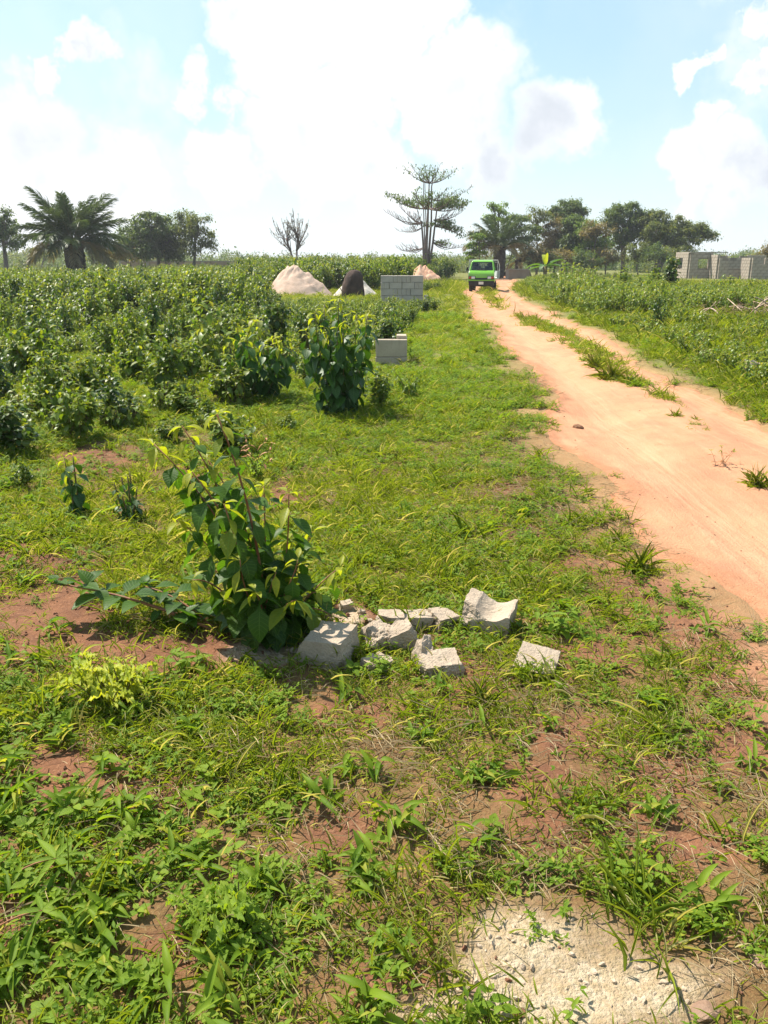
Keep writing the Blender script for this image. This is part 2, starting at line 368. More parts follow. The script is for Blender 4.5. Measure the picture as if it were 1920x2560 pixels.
# ------------------------------------------------------------------ ground and track
def soil_mat():
    m, t, out = newmat('red_brown_soil')
    co = nd(t, 'ShaderNodeTexCoord').outputs['Object']
    n1 = noise_n(t, co, 1.3, 6, 0.6); n2 = noise_n(t, co, 14, 6, 0.65); n3 = noise_n(t, co, 90, 4, 0.6)
    c = mixc(t, maprange(t, n1, 0.3, 0.7), (0.138, 0.061, 0.031), (0.222, 0.103, 0.053))
    c = mixc(t, maprange(t, n2, 0.35, 0.7, 0, 0.7), c, (0.110, 0.052, 0.032))
    c = mixc(t, maprange(t, n3, 0.52, 0.75, 0, 0.55), c, (0.34, 0.19, 0.11))
    at = nd(t, 'ShaderNodeAttribute', attribute_name='sand').outputs['Fac']
    c = mixc(t, at, c, mixc(t, maprange(t, n2, 0.3, 0.7), (0.42, 0.215, 0.115), (0.48, 0.265, 0.150)))
    gv = nd(t, 'ShaderNodeAttribute', attribute_name='gravel').outputs['Fac']
    vo = nd(t, 'ShaderNodeTexVoronoi', inp={'Vector': co, 'Scale': 130.0})
    gc = mixc(t, maprange(t, noise_n(t, co, 55, 5, 0.7), 0.35, 0.65), (0.40, 0.30, 0.20), (0.56, 0.445, 0.33))
    gc = mixc(t, maprange(t, n2, 0.42, 0.62, 0, 0.55), gc, (0.40, 0.26, 0.16))
    c = mixc(t, math_n(t, 'MULTIPLY', gv, maprange(t, n2, 0.15, 0.4, 0.5, 1.0)), c, gc)
    vg = nd(t, 'ShaderNodeAttribute', attribute_name='veg').outputs['Fac']
    gcol = mixc(t, maprange(t, n2, 0.3, 0.7), (0.095, 0.125, 0.028), (0.17, 0.19, 0.05))
    c = mixc(t, math_n(t, 'MULTIPLY', vg, maprange(t, n3, 0.3, 0.6, 0.5, 1)), c, gcol)
    hb = math_n(t, 'ADD', math_n(t, 'MULTIPLY', n2, 1.0), math_n(t, 'MULTIPLY', n3, 0.45))
    hb = math_n(t, 'ADD', hb, math_n(t, 'MULTIPLY', math_n(t, 'MULTIPLY', n3, gv), 0.8))
    b = nd(t, 'ShaderNodeBump', inp={'Height': hb, 'Strength': 0.7, 'Distance': 0.025})
    p = nd(t, 'ShaderNodeBsdfPrincipled', inp={'Base Color': c, 'Roughness': 0.95, 'Specular IOR Level': 0.15, 'Normal': b.outputs[0]})
    t.links.new(p.outputs[0], out.inputs[0]); return m
def track_mat():
    m, t, out = newmat('sandy_track')
    co = nd(t, 'ShaderNodeTexCoord').outputs['Object']
    n1 = noise_n(t, co, 0.55, 5, 0.6); n2 = noise_n(t, co, 5, 6, 0.65); n3 = noise_n(t, co, 70, 4, 0.6)
    mp = nd(t, 'ShaderNodeMapping', inp={0: co}); mp.inputs['Scale'].default_value = (7, 0.8, 1); mp.inputs['Rotation'].default_value = (0, 0, 0.05)
    n4 = noise_n(t, mp.outputs[0], 1.0, 5, 0.6)
    c = mixc(t, maprange(t, n1, 0.35, 0.68), (0.44, 0.240, 0.135), (0.385, 0.190, 0.108))
    c = mixc(t, maprange(t, n4, 0.45, 0.75, 0, 0.6), c, (0.48, 0.285, 0.170))
    c = mixc(t, maprange(t, n2, 0.5, 0.8, 0, 0.6), c, (0.40, 0.165, 0.085))
    c = mixc(t, maprange(t, n3, 0.58, 0.72, 0, 0.5), c, (0.36, 0.19, 0.11))
    ed = nd(t, 'ShaderNodeAttribute', attribute_name='edge').outputs['Fac']
    c = mixc(t, math_n(t, 'MULTIPLY', ed, maprange(t, n2, 0.25, 0.6, 0.3, 1)), c, (0.34, 0.155, 0.080))
    ru = nd(t, 'ShaderNodeAttribute', attribute_name='rut').outputs['Fac']
    mp2 = nd(t, 'ShaderNodeMapping', inp={0: co}); mp2.inputs['Scale'].default_value = (30, 1.2, 1); mp2.inputs['Rotation'].default_value = (0, 0, 0.06)
    n5 = noise_n(t, mp2.outputs[0], 1.0, 4, 0.65)
    c = mixc(t, math_n(t, 'MULTIPLY', ru, maprange(t, n5, 0.35, 0.7, 0.0, 0.5)), c, (0.48, 0.29, 0.178))
    c = mixc(t, math_n(t, 'MULTIPLY', math_n(t, 'SUBTRACT', 1.0, ru), maprange(t, noise_n(t, co, 2.2, 6, 0.7), 0.45, 0.7, 0, 0.55)), c, (0.37, 0.175, 0.105))
    hb = math_n(t, 'ADD', math_n(t, 'ADD', n2, math_n(t, 'MULTIPLY', n3, 0.45)), math_n(t, 'ADD', math_n(t, 'MULTIPLY', n4, 0.8), math_n(t, 'MULTIPLY', math_n(t, 'MULTIPLY', n5, ru), 0.6)))
    b = nd(t, 'ShaderNodeBump', inp={'Height': hb, 'Strength': 0.75, 'Distance': 0.03})
    p = nd(t, 'ShaderNodeBsdfPrincipled', inp={'Base Color': c, 'Roughness': 0.95, 'Specular IOR Level': 0.1, 'Normal': b.outputs[0]})
    t.links.new(p.outputs[0], out.inputs[0]); return m
def grow(a, step, lim, k=1.07):
    r = [a]
    while abs(r[-1]) < lim: step *= k; r.append(r[-1] + math.copysign(step, lim if a >= 0 else -lim) if a >= 0 else r[-1] - step)
    return r
def gaxis(a, b, st, lo, hi, k=1.075):
    mid = list(np.arange(a, b + st / 2, st)); up = []; s = st; v = mid[-1]
    while v < hi: s *= k; v += s; up.append(v)
    dn = []; s = st; v = mid[0]
    while v > lo: s *= k; v -= s; dn.append(v)
    return np.array(dn[::-1] + mid + up)
xs = gaxis(-5.5, 5.5, 0.042, -500, 500); ys = gaxis(0.6, 11, 0.042, -60, 600)
XX, YY = np.meshgrid(xs, ys); n0, n1 = XX.shape
ZZ = hgt(XX, YY); rdd = roadd(XX, YY); ZZ -= 0.035 * sstep(rdd, 0.05, 0.25)
mb = MB(); ii = np.arange(n0 * n1).reshape(n0, n1)
Q = np.stack([ii[:-1, :-1], ii[:-1, 1:], ii[1:, 1:], ii[1:, :-1]], -1).reshape(-1, 4)
mb.add(np.stack([XX, YY, ZZ], -1).reshape(-1, 3), q=Q)
dd = np.hypot(XX, YY)
vegm = sstep(dd, 4, 16) * (1 - 0.8 * sstep(rdd, -0.7, 0.1)) + 0.25
vegm = np.clip(vegm - bare(XX, YY) * 0.9, 0, 0.95)
sandm = np.clip(0.85 * sstep(rdd, -0.6, 0.0) * (0.55 + 0.9 * (fbm(XX * 2, YY * 2, 66) - .3)), 0, 1)
grvm = sstep(blobs(XX, YY, GRAV + RUB) + (fbm(XX * 6, YY * 6, 71) - 0.5) * 1.1, 0.30, 0.85)
ground = mb.build('ground', soil_mat(), attrs={'veg': vegm.ravel(), 'sand': sandm.ravel(), 'gravel': grvm.ravel()})
tag(ground, kind='structure')
# track sheet: rows along the track
ry = np.concatenate([np.arange(-6, 2, 0.25), np.arange(2, 12, 0.05), np.arange(12, 30, 0.12), np.arange(30, 121, 0.5)])
cols = np.linspace(-0.25, 1.25, 90)
a, b = roadx(ry); RX = a[:, None] + (b - a)[:, None] * cols[None]; RY = np.repeat(ry[:, None], len(cols), 1)
d = roadd(RX, RY); RZ = hgt(RX, RY) - 0.014 + 0.030 * sstep(d, -0.04, 0.10)
mb = MB(); k = len(cols); ii = np.arange(RX.size).reshape(RX.shape)
Q = np.stack([ii[:-1, :-1], ii[:-1, 1:], ii[1:, 1:], ii[1:, :-1]], -1)
dc = (d[:-1, :-1] + d[1:, 1:] + d[:-1, 1:] + d[1:, :-1]) / 4
mb.add(np.stack([RX, RY, RZ], -1).reshape(-1, 3), q=Q[dc > -0.05])
road = mb.build('dirt_track', track_mat(), attrs={'edge': (1 - sstep(d, 0, 0.35)).ravel(), 'rut': np.clip(sum(np.exp(-((np.repeat(cols[None], len(ry), 0) + 0.04 * (fbm(RY * .5, RY * 0 + k, 93, 2) - .5) - c0) / .10)**2) for k, c0 in enumerate((.27, .88))), 0, 1).ravel()}); tag(road, kind='structure')

# ------------------------------------------------------------------ scatter through geometry nodes
def scatter(name, srcs, P, rot, scl, idx, label, cat):
    col = bpy.data.collections.new(name + '_sources')
    for me in srcs: col.objects.link(bpy.data.objects.new(name + '_piece', me))
    me = bpy.data.meshes.new(name); me.vertices.add(len(P)); me.vertices.foreach_set('co', np.asarray(P, np.float32).ravel())
    for nm, ty, dat in (('rot', 'FLOAT_VECTOR', rot), ('scl', 'FLOAT', scl), ('pick', 'INT', idx)):
        at = me.attributes.new(nm, ty, 'POINT')
        at.data.foreach_set('vector' if ty == 'FLOAT_VECTOR' else 'value', np.asarray(dat, np.int32 if ty == 'INT' else np.float32).ravel())
    o = obj(name, me)
    g = bpy.data.node_groups.new(name + '_scatter', 'GeometryNodeTree')
    g.interface.new_socket('Geometry', in_out='INPUT', socket_type='NodeSocketGeometry'); g.interface.new_socket('Geometry', in_out='OUTPUT', socket_type='NodeSocketGeometry')
    gi = g.nodes.new('NodeGroupInput'); go = g.nodes.new('NodeGroupOutput')
    ci = g.nodes.new('GeometryNodeCollectionInfo'); ci.inputs[0].default_value = col; ci.inputs['Separate Children'].default_value = True; ci.inputs['Reset Children'].default_value = True
    ip = g.nodes.new('GeometryNodeInstanceOnPoints'); ip.inputs['Pick Instance'].default_value = True
    def na(n, ty):
        x = g.nodes.new('GeometryNodeInputNamedAttribute'); x.data_type = ty; x.inputs['Name'].default_value = n; return x.outputs['Attribute']
    e = g.nodes.new('FunctionNodeEulerToRotation'); g.links.new(na('rot', 'FLOAT_VECTOR'), e.inputs[0])
    g.links.new(gi.outputs[0], ip.inputs['Points']); g.links.new(ci.outputs[0], ip.inputs['Instance'])
    g.links.new(na('pick', 'INT'), ip.inputs['Instance Index']); g.links.new(e.outputs[0], ip.inputs['Rotation']); g.links.new(na('scl', 'FLOAT'), ip.inputs['Scale'])
    g.links.new(ip.outputs[0], go.inputs[0])
    md = o.modifiers.new('scatter', 'NODES'); md.node_group = g
    tag(o, label, cat, kind='stuff'); return o
def sample(rings, ang0=-40, ang1=36):
    out = []
    for r0, r1, den in rings:
        A = 0.5 * R(ang1 - ang0) * (r1 * r1 - r0 * r0); n = int(A * den)
        r = np.sqrt(rng.random(n) * (r1 * r1 - r0 * r0) + r0 * r0); a = R(ang0) + rng.random(n) * R(ang1 - ang0)
        out.append(np.stack([np.sin(a) * r, np.cos(a) * r], 1))
    return np.concatenate(out)
def rots(n, tilt=0.2):
    return np.stack([rng.normal(0, tilt, n), rng.normal(0, tilt, n), rng.random(n) * 6.283], 1)
def xyz(p, dz=0.0): return np.stack([p[:, 0], p[:, 1], hgt(p[:, 0], p[:, 1]) + dz], 1)

def rdirs(r, n, el0, el1):
    a = r.random(n) * 6.283; e = el0 + r.random(n) * (el1 - el0)
    return np.stack([np.cos(a) * np.cos(e), np.sin(a) * np.cos(e), np.sin(e)], 1)
UPZ = np.array([0, 0, 1.0])
def grass_tuft(seed, n=34, h=0.062, w=0.0040, spread=0.05, el=(0.35, 1.45), droop=(0.5, 1.6), dry=0.17):
    r = np.random.default_rng(seed); mb = MB()
    for k in range(4):
        tp = leaf_tpl(4, blade, droop[0] + (droop[1] - droop[0]) * k / 3, 0.3)
        m = n // 4 + 1; pos = np.concatenate([r.normal(0, spread, (m, 2)), np.full((m, 1), -0.004)], 1)
        add_leaves(mb, tp, pos, rdirs(r, m, *el), UPZ, h * (0.45 + 0.9 * r.random(m)), w * (0.7 + 0.8 * r.random(m)), (r.random(m) < dry) * (0.5 + 0.5 * r.random(m)))
    return mb.mesh('grass_tuft', M['grass'])
def creeper(seed, n=10, leafL=0.020, ln=0.09):
    r = np.random.default_rng(seed); mb = MB(); tp = leaf_tpl(3, lance, 0.6, 0.35)
    for s in range(n):
        a = r.random() * 6.283; el = 0.15 + r.random() * 0.8; o = r.normal(0, 0.03, 3) * (1, 1, 0); k = 5
        pts = [o + np.array([math.cos(a) * math.cos(el), math.sin(a) * math.cos(el), math.sin(el)]) * ln * t * (0.6 + .5 * r.random()) for t in np.linspace(0.25, 1, k)]
        pos = np.repeat(np.array(pts), 2, 0); n2 = len(pos); dr = rdirs(r, n2, -0.1, 0.7)
        add_leaves(mb, tp, pos, dr, UPZ, leafL * (0.8 + 0.9 * r.random(n2)), leafL * (0.42 + 0.25 * r.random(n2)), (r.random(n2) < 0.06) * 0.8)
    return mb.mesh('creeping_weed', M['weed'])
def broadblade(seed, n=9, L=0.10, Wd=0.020):
    r = np.random.default_rng(seed); mb = MB(); st = MB()
    for k in range(3):
        tp = leaf_tpl(6, lance, 0.5 + 0.5 * k, 0.4); m = n // 3 + 1
        pos = np.concatenate([r.normal(0, 0.02, (m, 2)), 0.005 + 0.05 * r.random((m, 1))], 1)
        add_leaves(mb, tp, pos, rdirs(r, m, 0.15, 1.15), UPZ, L * (0.55 + 0.75 * r.random(m)), Wd * (0.7 + 0.6 * r.random(m)), (r.random(m) < 0.08) * 0.7)
    return mb.mesh('broad_blade_weed', M['weed'])
def seedling(seed, L=0.048):
    r = np.random.default_rng(seed); mb = MB(); tp = leaf_tpl(10, serr, 0.35, 0.3, 0.1)
    h = 0.03 + 0.05 * r.random(); a0 = r.random() * 6.28
    add_tube(mb, [(0, 0, -0.01), (0.004, 0, h * .5), (0, 0.003, h)], [0.0014, 0.0013, 0.001], 4)
    for lev, (hh, s) in enumerate(((h, 0.8), (h * 0.72, 1.1), (h * 0.4, 0.9))):
        for k in range(2):
            a = a0 + lev * 1.57 + k * 3.14 + r.normal(0, .2)
            d = np.array([[math.cos(a), math.sin(a), 0.25 + 0.2 * lev * r.random()]])
            add_leaves(mb, tp, np.array([[0, 0, hh]]), d, UPZ, L * s * (0.8 + 0.4 * r.random()), L * 0.72 * s, 0.12 if lev == 0 else 0)
    return mb.mesh('serrated_seedling', M['weedv'])
def thatch(seed, n=14):
    r = np.random.default_rng(seed); mb = MB()
    for k in range(3):
        tp = leaf_tpl(4, blade, -0.2 + 0.5 * k, 0.2); m = n // 3
        pos = np.concatenate([r.normal(0, 0.05, (m, 2)), 0.004 + 0.02 * r.random((m, 1))], 1)
        add_leaves(mb, tp, pos, rdirs(r, m, -0.05, 0.3), UPZ, 0.03 + 0.08 * r.random(m), 0.0014 + 0.0022 * r.random(m), 0.25 * r.random(m))
    return mb.mesh('dry_straw', M['dry'])
def pebble(seed, mat, s=1.0):
    import bmesh
    bm = bmesh.new(); bmesh.ops.create_icosphere(bm, subdivisions=2, radius=1)
    r = random.Random(seed); o = Vector((r.random() * 9, r.random() * 9, r.random() * 9)); sc3 = (1, 0.6 + .5 * r.random(), 0.45 + 0.4 * r.random())
    for v in bm.verts:
        n = mnoise.noise(v.co * 0.9 + o); v.co *= 1 + 0.45 * n + 0.14 * mnoise.noise(v.co * 3 + o)
        v.co = Vector((v.co.x * sc3[0], v.co.y * sc3[1], v.co.z * sc3[2])) * s
    me = bpy.data.meshes.new('pebble'); bm.to_mesh(me); bm.free(); me.materials.append(mat)
    for p in me.polygons: p.use_smooth = False
    return me

# --- masks for the scattered ground plants
XBy = [0, 3, 6, 8, 11, 17, 28, 40, 60, 120]; XBx = [-4, -3.4, -2.4, -1.6, -0.45, 0.35, 1.2, 2.3, 4.4, 10]
def green(p):
    x, y = p[:, 0], p[:, 1]
    rd = roadd(x, y)
    m = (1 - sstep(rd + (fbm(x * 2.5, y * 2.5, 17, 3) - .5) * 0.8, -0.55, 0.05)) + strip(x, y)
    m = np.clip(m, 0, 1) * (1 - 0.9 * np.clip(bare(x, y) * 1.2, 0, 1)) * (1 - 0.97 * sstep(blobs(x, y, GRAV + RUB) + (fbm(x * 6, y * 6, 71) - .5) * .5, 0.2, 0.5))
    return m
def patch(p, s, seed, lo, hi):
    return sstep(fbm(p[:, 0] * s, p[:, 1] * s, seed, 4), lo, hi)
# 1. fine grass
tufts = [grass_tuft(100 + i) for i in range(5)] + [grass_tuft(120 + i, 30, 0.12, 0.0048, 0.04, (0.6, 1.5), (0.4, 1.3)) for i in range(3)]
p = sample([(1.1, 3, 540), (3, 6, 440), (6, 12, 180), (12, 25, 52), (25, 60, 11)])
px, py = pix(p[:, 0], p[:, 1])
left_fg = np.exp(-((px - 150) / 420)**2 - ((py - 2150) / 520)**2)
keep = rng.random(len(p)) < green(p) * (0.42 + 0.58 * patch(p, 1.2, 21, 0.3, 0.6)) * (0.42 + 0.58 * patch(p, 5.0, 23, 0.35, 0.55)) * (1 - 0.75 * left_fg)
rb_ = sstep(p[:, 0], 0.3, 1.0) * (1 - sstep(p[:, 1], 3.2, 4.6)); keep &= rng.random(len(p)) > 0.42 * rb_; rdl = roadd(p[:, 0], p[:, 1]); keep &= rng.random(len(p)) > 0.55 * sstep(rdl, -1.5, -0.3) * (p[:, 1] < 13) * (p[:, 0] < 3) * (0.4 + 0.9 * patch(p, 1.7, 29, 0.35, 0.6))
p = p[keep]; n = len(p); d = np.hypot(p[:, 0], p[:, 1])
rd = roadd(p[:, 0], p[:, 1]); stp = strip(p[:, 0], p[:, 1]) * (rd > 0.1)
rightside = (p[:, 0] > 3) & (rd < -0.05)
s = (0.7 + 0.6 * rng.random(n)) * (1 + sstep(d, 6, 40) * 1.3) * (1 + 0.15 * stp * (d > 11)) * (1 + 0.6 * rightside * sstep(-rd, 0.1, 1.2))
pick = np.where(rng.random(n) < 0.06 + 0.09 * sstep(d, 2.5, 6) + 0.4 * rightside + 0.3 * stp, rng.integers(5, 8, n), rng.integers(0, 5, n))
scatter('grass', tufts, xyz(p), rots(n, 0.25), s, pick, 'short bright green grass covering the verge and clearing', 'grass')
# 2. creeping small leaved weeds
cre = [creeper(200 + i) for i in range(5)]
p = sample([(1.1, 3, 90), (3, 6, 130), (6, 12, 110), (12, 25, 28)])
keep = rng.random(len(p)) < green(p) * patch(p, 0.9, 41, 0.30, 0.55) * np.where(p[:, 0] > 3.5, 0.6, np.where((p[:, 0] > .5) & (p[:, 1] < 4), .55, 1))
p = p[keep]; n = len(p); d = np.hypot(p[:, 0], p[:, 1])
scatter('creeping_weeds', cre, xyz(p), rots(n, 0.2), (0.55 + 0.5 * rng.random(n)) * (1 + sstep(d, 5, 25) * 1.4), rng.integers(0, 5, n), 'low creeping weeds with small oval leaves over red soil', 'weeds')
# 3. broad bladed weeds of the near foreground and field edge
bro = [broadblade(300 + i) for i in range(6)]
p = sample([(1.1, 3, 230), (3, 6, 90), (6, 12, 40)])
px, py = pix(p[:, 0], p[:, 1])
wgt = np.clip(np.exp(-((px - 100) / 480)**2 - ((py - 2150) / 560)**2) * 1.2 + 0.10 + 0.6 * np.exp(-((px - 200) / 350)**2 - ((py - 1300) / 180)**2), 0, 1)
keep = rng.random(len(p)) < green(p) * wgt * (0.35 + 0.65 * patch(p, 2.0, 61, 0.35, 0.55))
p = p[keep]; n = len(p)
scatter('broad_blade_weeds', bro, xyz(p), rots(n, 0.2), 0.42 + 0.55 * rng.random(n), rng.integers(0, 6, n), 'low weeds with pointed strap leaves among the grass', 'weeds')
# 4. serrated seedlings
see = [seedling(400 + i) for i in range(6)]
p = sample([(1.1, 3, 120), (3, 6, 40)])
px, py = pix(p[:, 0], p[:, 1])
wgt = np.clip(np.exp(-((px - 260) / 480)**2 - ((py - 2330) / 330)**2) + 0.06 + 0.3 * np.exp(-((px - 1000) / 160)**2 - ((py - 2400) / 250)**2), 0, 1)
keep = rng.random(len(p)) < green(p) * wgt
p = p[keep]; n = len(p)
scatter('serrated_seedlings', see, xyz(p), rots(n, 0.15), 0.42 + 0.5 * rng.random(n), rng.integers(0, 6, n), 'round leaved toothed seedlings spread over damp soil', 'weeds')
# 5. dry straw
th = [thatch(500 + i) for i in range(5)]
p = sample([(1.1, 3, 90), (3, 6, 90), (6, 14, 45)])
keep = rng.random(len(p)) < (0.08 + 0.9 * patch(p, 1.0, 77, 0.38, 0.62)) * (1 - sstep(roadd(p[:, 0], p[:, 1]), -0.05, 0.2)) * np.where(p[:, 0] < -0.4, 0.5, np.where((p[:, 0] > .4) & (p[:, 1] < 4.5), 1.6, 1))
p = p[keep]; n = len(p)
scatter('dry_straw', th, xyz(p), rots(n, 0.1), 0.7 + 0.6 * rng.random(n), rng.integers(0, 5, n), 'dry tan straw and cut grass lying on the soil', 'straw')
# 6. soil clods, gravel, road crumbs
M['clod'] = plain('soil_clod', (0.16, 0.072, 0.042), (0.25, 0.12, 0.07), 0.95, 30, 0.4)
M['grit'] = plain('pale_grit', (0.36, 0.27, 0.185), (0.52, 0.41, 0.305), 0.95, 20, 0.4)
M['bit'] = plain('dark_crumb', (0.17, 0.09, 0.05), (0.30, 0.16, 0.09), 0.95, 30, 0.3)
p = sample([(1.1, 3, 500), (3, 6, 260), (6, 9, 60)])
keep = rng.random(len(p)) < (0.12 + np.clip(bare(p[:, 0], p[:, 1]) * 1.2, 0, 0.9)) * (1 - sstep(roadd(p[:, 0], p[:, 1]), -0.1, 0.1))
p = p[keep]; n = len(p)
scatter('soil_clods', [pebble(i, M['clod'], 0.01) for i in range(5)], xyz(p, 0.002), rots(n, 1), 0.2 + 1.3 * rng.random(n)**3, rng.integers(0, 5, n), 'small red brown soil clods on the bare patches', 'soil')
p = sample([(1.1, 3.3, 1500)])
keep = rng.random(len(p)) < sstep(blobs(p[:, 0], p[:, 1], GRAV + RUB) + (fbm(p[:, 0] * 6, p[:, 1] * 6, 71) - 0.5) * 0.7, 0.3, 0.8)
p = p[keep]; n = len(p)
scatter('pale_gravel', [pebble(20 + i, M['grit'], 0.006) for i in range(5)], xyz(p, 0.0), rots(n, 1), 0.2 + 1.6 * rng.random(n)**4, rng.integers(0, 5, n), 'pale crushed block grit scattered over the soil', 'gravel')
p = sample([(3, 6, 60), (6, 12, 16), (12, 20, 3)], -5, 40)
keep = (roadd(p[:, 0], p[:, 1]) > 0.05) & (rng.random(len(p)) < patch(p, 0.8, 88, 0.35, 0.65))
p = p[keep]; n = len(p)
scatter('track_crumbs', [pebble(40 + i, M['bit'], 0.008) for i in range(5)], xyz(p, 0.016), rots(n, 1), 0.15 + 1.0 * rng.random(n)**3, rng.integers(0, 5, n), 'dark crumbs and bits of leaf strewn on the sandy track', 'crumbs')
# ------------------------------------------------------------------ plants whose leaves can be told apart
def leaf_meshes(name, prof, wr, mat, k=4, n=8, yg=0.0, petiole=0.22, droops=(0.3, 0.7, 1.1, 0.5), fold=0.35, wavy=0.0):
    out = []
    for i in range(k):
        mb = MB(); tp = leaf_tpl(n, prof, droops[i % len(droops)], fold, petiole, wavy, i)
        add_leaves(mb, tp, np.zeros((1, 3)), np.array([[1.0, 0, 0]]), UPZ, 1.0, wr * (0.92 + 0.05 * i), yg)
        out.append(mb.mesh(name, mat))
    return out
LM = leaf_meshes('leaf', ovate, 0.56, M['bigleaf'])
LD = leaf_meshes('leaf', ovate, 0.56, M['shadeleaf'])
LY = leaf_meshes('leaf', lance, 0.34, M['bigleaf'], 3, yg=0.85, droops=(0.5, 0.9, 1.3))
LH = leaf_meshes('leaf', ovate, 0.5, M['bigleaf'], 3, yg=0.35)
LV = leaf_meshes('leaf', lance, 0.40, M['varieg'], 4, n=12, petiole=0.1, wavy=0.7)
LWG = leaf_meshes('leaf', lance, 0.36, M['weedv'], 4, n=12, petiole=0.08, wavy=0.6)
LWP = leaf_meshes('leaf', serr, 0.50, M['weedv'], 4, n=12, petiole=0.12)
LN = leaf_meshes('leaf', lance, 0.26, M['shrub'], 3, n=6, petiole=0.1, droops=(0.8, 1.2, 1.5))
LR = leaf_meshes('leaf', lance, 0.40, plain('rust_leaf', (0.30, 0.10, 0.04), (0.36, 0.2, 0.08), 0.6, 10), 2, n=6, petiole=0.1)
def put_leaf(parent, me, pos, d, L, up=(0, 0, 1)):
    d = Vector(d).normalized(); s = Vector(up).cross(d)
    if s.length < 1e-3: s = Vector((1, 0, 0))
    s.normalize(); u = d.cross(s)
    o = obj('leaf', me, parent)
    o.matrix_basis = Matrix(((d.x * L, s.x * L, u.x * L, pos[0]), (d.y * L, s.y * L, u.y * L, pos[1]), (d.z * L, s.z * L, u.z * L, pos[2]), (0, 0, 0, 1)))
    return o
def leafy_plant(name, label, cat, base, stems, L=0.14, seed=1, group=None, gap=0.06, el=(-1.0, -0.15), young=0.12, sets=None, smat='stem', start=0.2):
    """stems: (tip, sag, radius) in metres from the base"""
    r = random.Random(seed); base = Vector(base); root = empty(name, base, label, cat, group)
    mature, tipset, mid = sets or (LM, LY, LH)
    for si, (tip, sag, rad) in enumerate(stems):
        st0 = Vector((r.uniform(-.04, .04), r.uniform(-.03, .03), -0.03)) if si else Vector((0, 0, -0.03))
        pts = curve3(st0, tip, sag, 9)
        mb = MB(); add_tube(mb, pts, np.linspace(rad, rad * 0.4, 9), 6); st = mb.build('stem', M[smat], root)
        seg = np.linalg.norm(np.diff(pts, axis=0), axis=1); cum = np.concatenate([[0], np.cumsum(seg)]); tot = cum[-1]
        s = tot * start; az = r.random() * 6.28
        while s < tot:
            f = s / tot; p = np.array([np.interp(s, cum, pts[:, k]) for k in range(3)])
            for k in range(2):
                a = az + k * math.pi + r.gauss(0, 0.25)
                yf = f > 1 - young
                e = r.uniform(*el) if not yf else r.uniform(-0.9, 0.5)
                d = (math.cos(a) * math.cos(e), math.sin(a) * math.cos(e), math.sin(e))
                LL = L * r.uniform(0.55, 1.2) * (1.0 if f < 0.75 else 1 - 0.4 * (f - 0.75) / 0.25)
                if p[2] + base.z < 0.1 and d[2] < -0.2: d = (d[0], d[1], -0.05)
                me = r.choice(tipset if yf else (mid if f > 0.80 and r.random() < .4 else mature))
                put_leaf(st, me, p, d, LL)
            az += 1.57 + r.gauss(0, 0.2); s += gap * r.uniform(0.8, 1.25)
        for k in range(3):
            a = r.random() * 6.28
            put_leaf(st, r.choice(tipset), pts[-1], (math.cos(a) * 0.5, math.sin(a) * 0.5, r.uniform(-0.4, 0.6)), L * 0.5)
    return root
def rel(px, py, y, base): return tuple(W(px, py, y) - base)

# the large sapling in the foreground
B = on(G(665, 1585))
S = [(rel(542, 1035, 3.15, B), (0.05, -0.04, 0.03), 0.008), (rel(385, 1110, 3.3, B), (0.05, 0, 0.05), 0.006), (rel(455, 1065, 3.4, B), (0.03, 0.05, 0.05), 0.006),
     (rel(722, 1235, 3.2, B), (0.02, 0, 0), 0.006), (rel(660, 1215, 3.35, B), (0, 0.02, 0), 0.006), (rel(560, 1260, 3.0, B), (0, -0.05, 0.03), 0.006),
     (rel(745, 1400, 3.1, B), (0.03, -0.03, 0.03), 0.005), (rel(600, 1400, 2.98, B), (-0.02, -0.05, 0.03), 0.005), (rel(790, 1480, 3.3, B), (0.03, 0, 0.05), 0.005), (rel(690, 1430, 3.0, B), (0, -0.04, 0.02), 0.005), (rel(830, 1540, 3.15, B), (0.02, 0, 0.08), 0.005), (rel(850, 1420, 3.4, B), (0.03, 0, 0.06), 0.005), (rel(480, 1450, 3.1, B), (-0.02, 0, 0.08), 0.005), (rel(440, 1300, 3.3, B), (0.02, 0.03, 0.05), 0.005), (rel(780, 1330, 3.3, B), (0.02, 0.02, 0.04), 0.005), (rel(640, 1480, 2.9, B), (0, -0.04, 0.05), 0.005), (rel(740, 1500, 2.95, B), (0, -0.04, 0.05), 0.005), (rel(560, 1500, 3.0, B), (-0.02, -0.03, 0.08), 0.005), (rel(480, 1180, 3.1, B), (0.04, 0, 0.05), 0.006), (rel(720, 1350, 3.4, B), (0, 0.04, 0.02), 0.005), (rel(520, 1150, 3.45, B), (0.04, 0.03, 0.05), 0.006), (rel(610, 1330, 3.5, B), (0, 0.05, 0.02), 0.006)]
leafy_plant('broadleaf_sapling', 'broad-leaved dark green sapling with yellow shoots rising beside broken block rubble', 'sapling', B, S, 0.160, 3, gap=0.050, smat='stem_red', young=0.07, el=(-1.1, 0.25))
# the fallen branch
B2 = on(G(560, 1592), 0.03)
fb = leafy_plant('fallen_branch', 'leafy green branch lying along the bare soil beside the sapling', 'branch', B2, [((-0.80, 0.14, 0.16), (0, 0.02, 0.03), 0.009), ((-0.40, 0.20, 0.12), (0, 0, 0.04), 0.006)], 0.145, 5, gap=0.05, el=(-0.1, 1.0), young=0.0, smat='stem_red', start=0.15, sets=(LM, LM, LM))
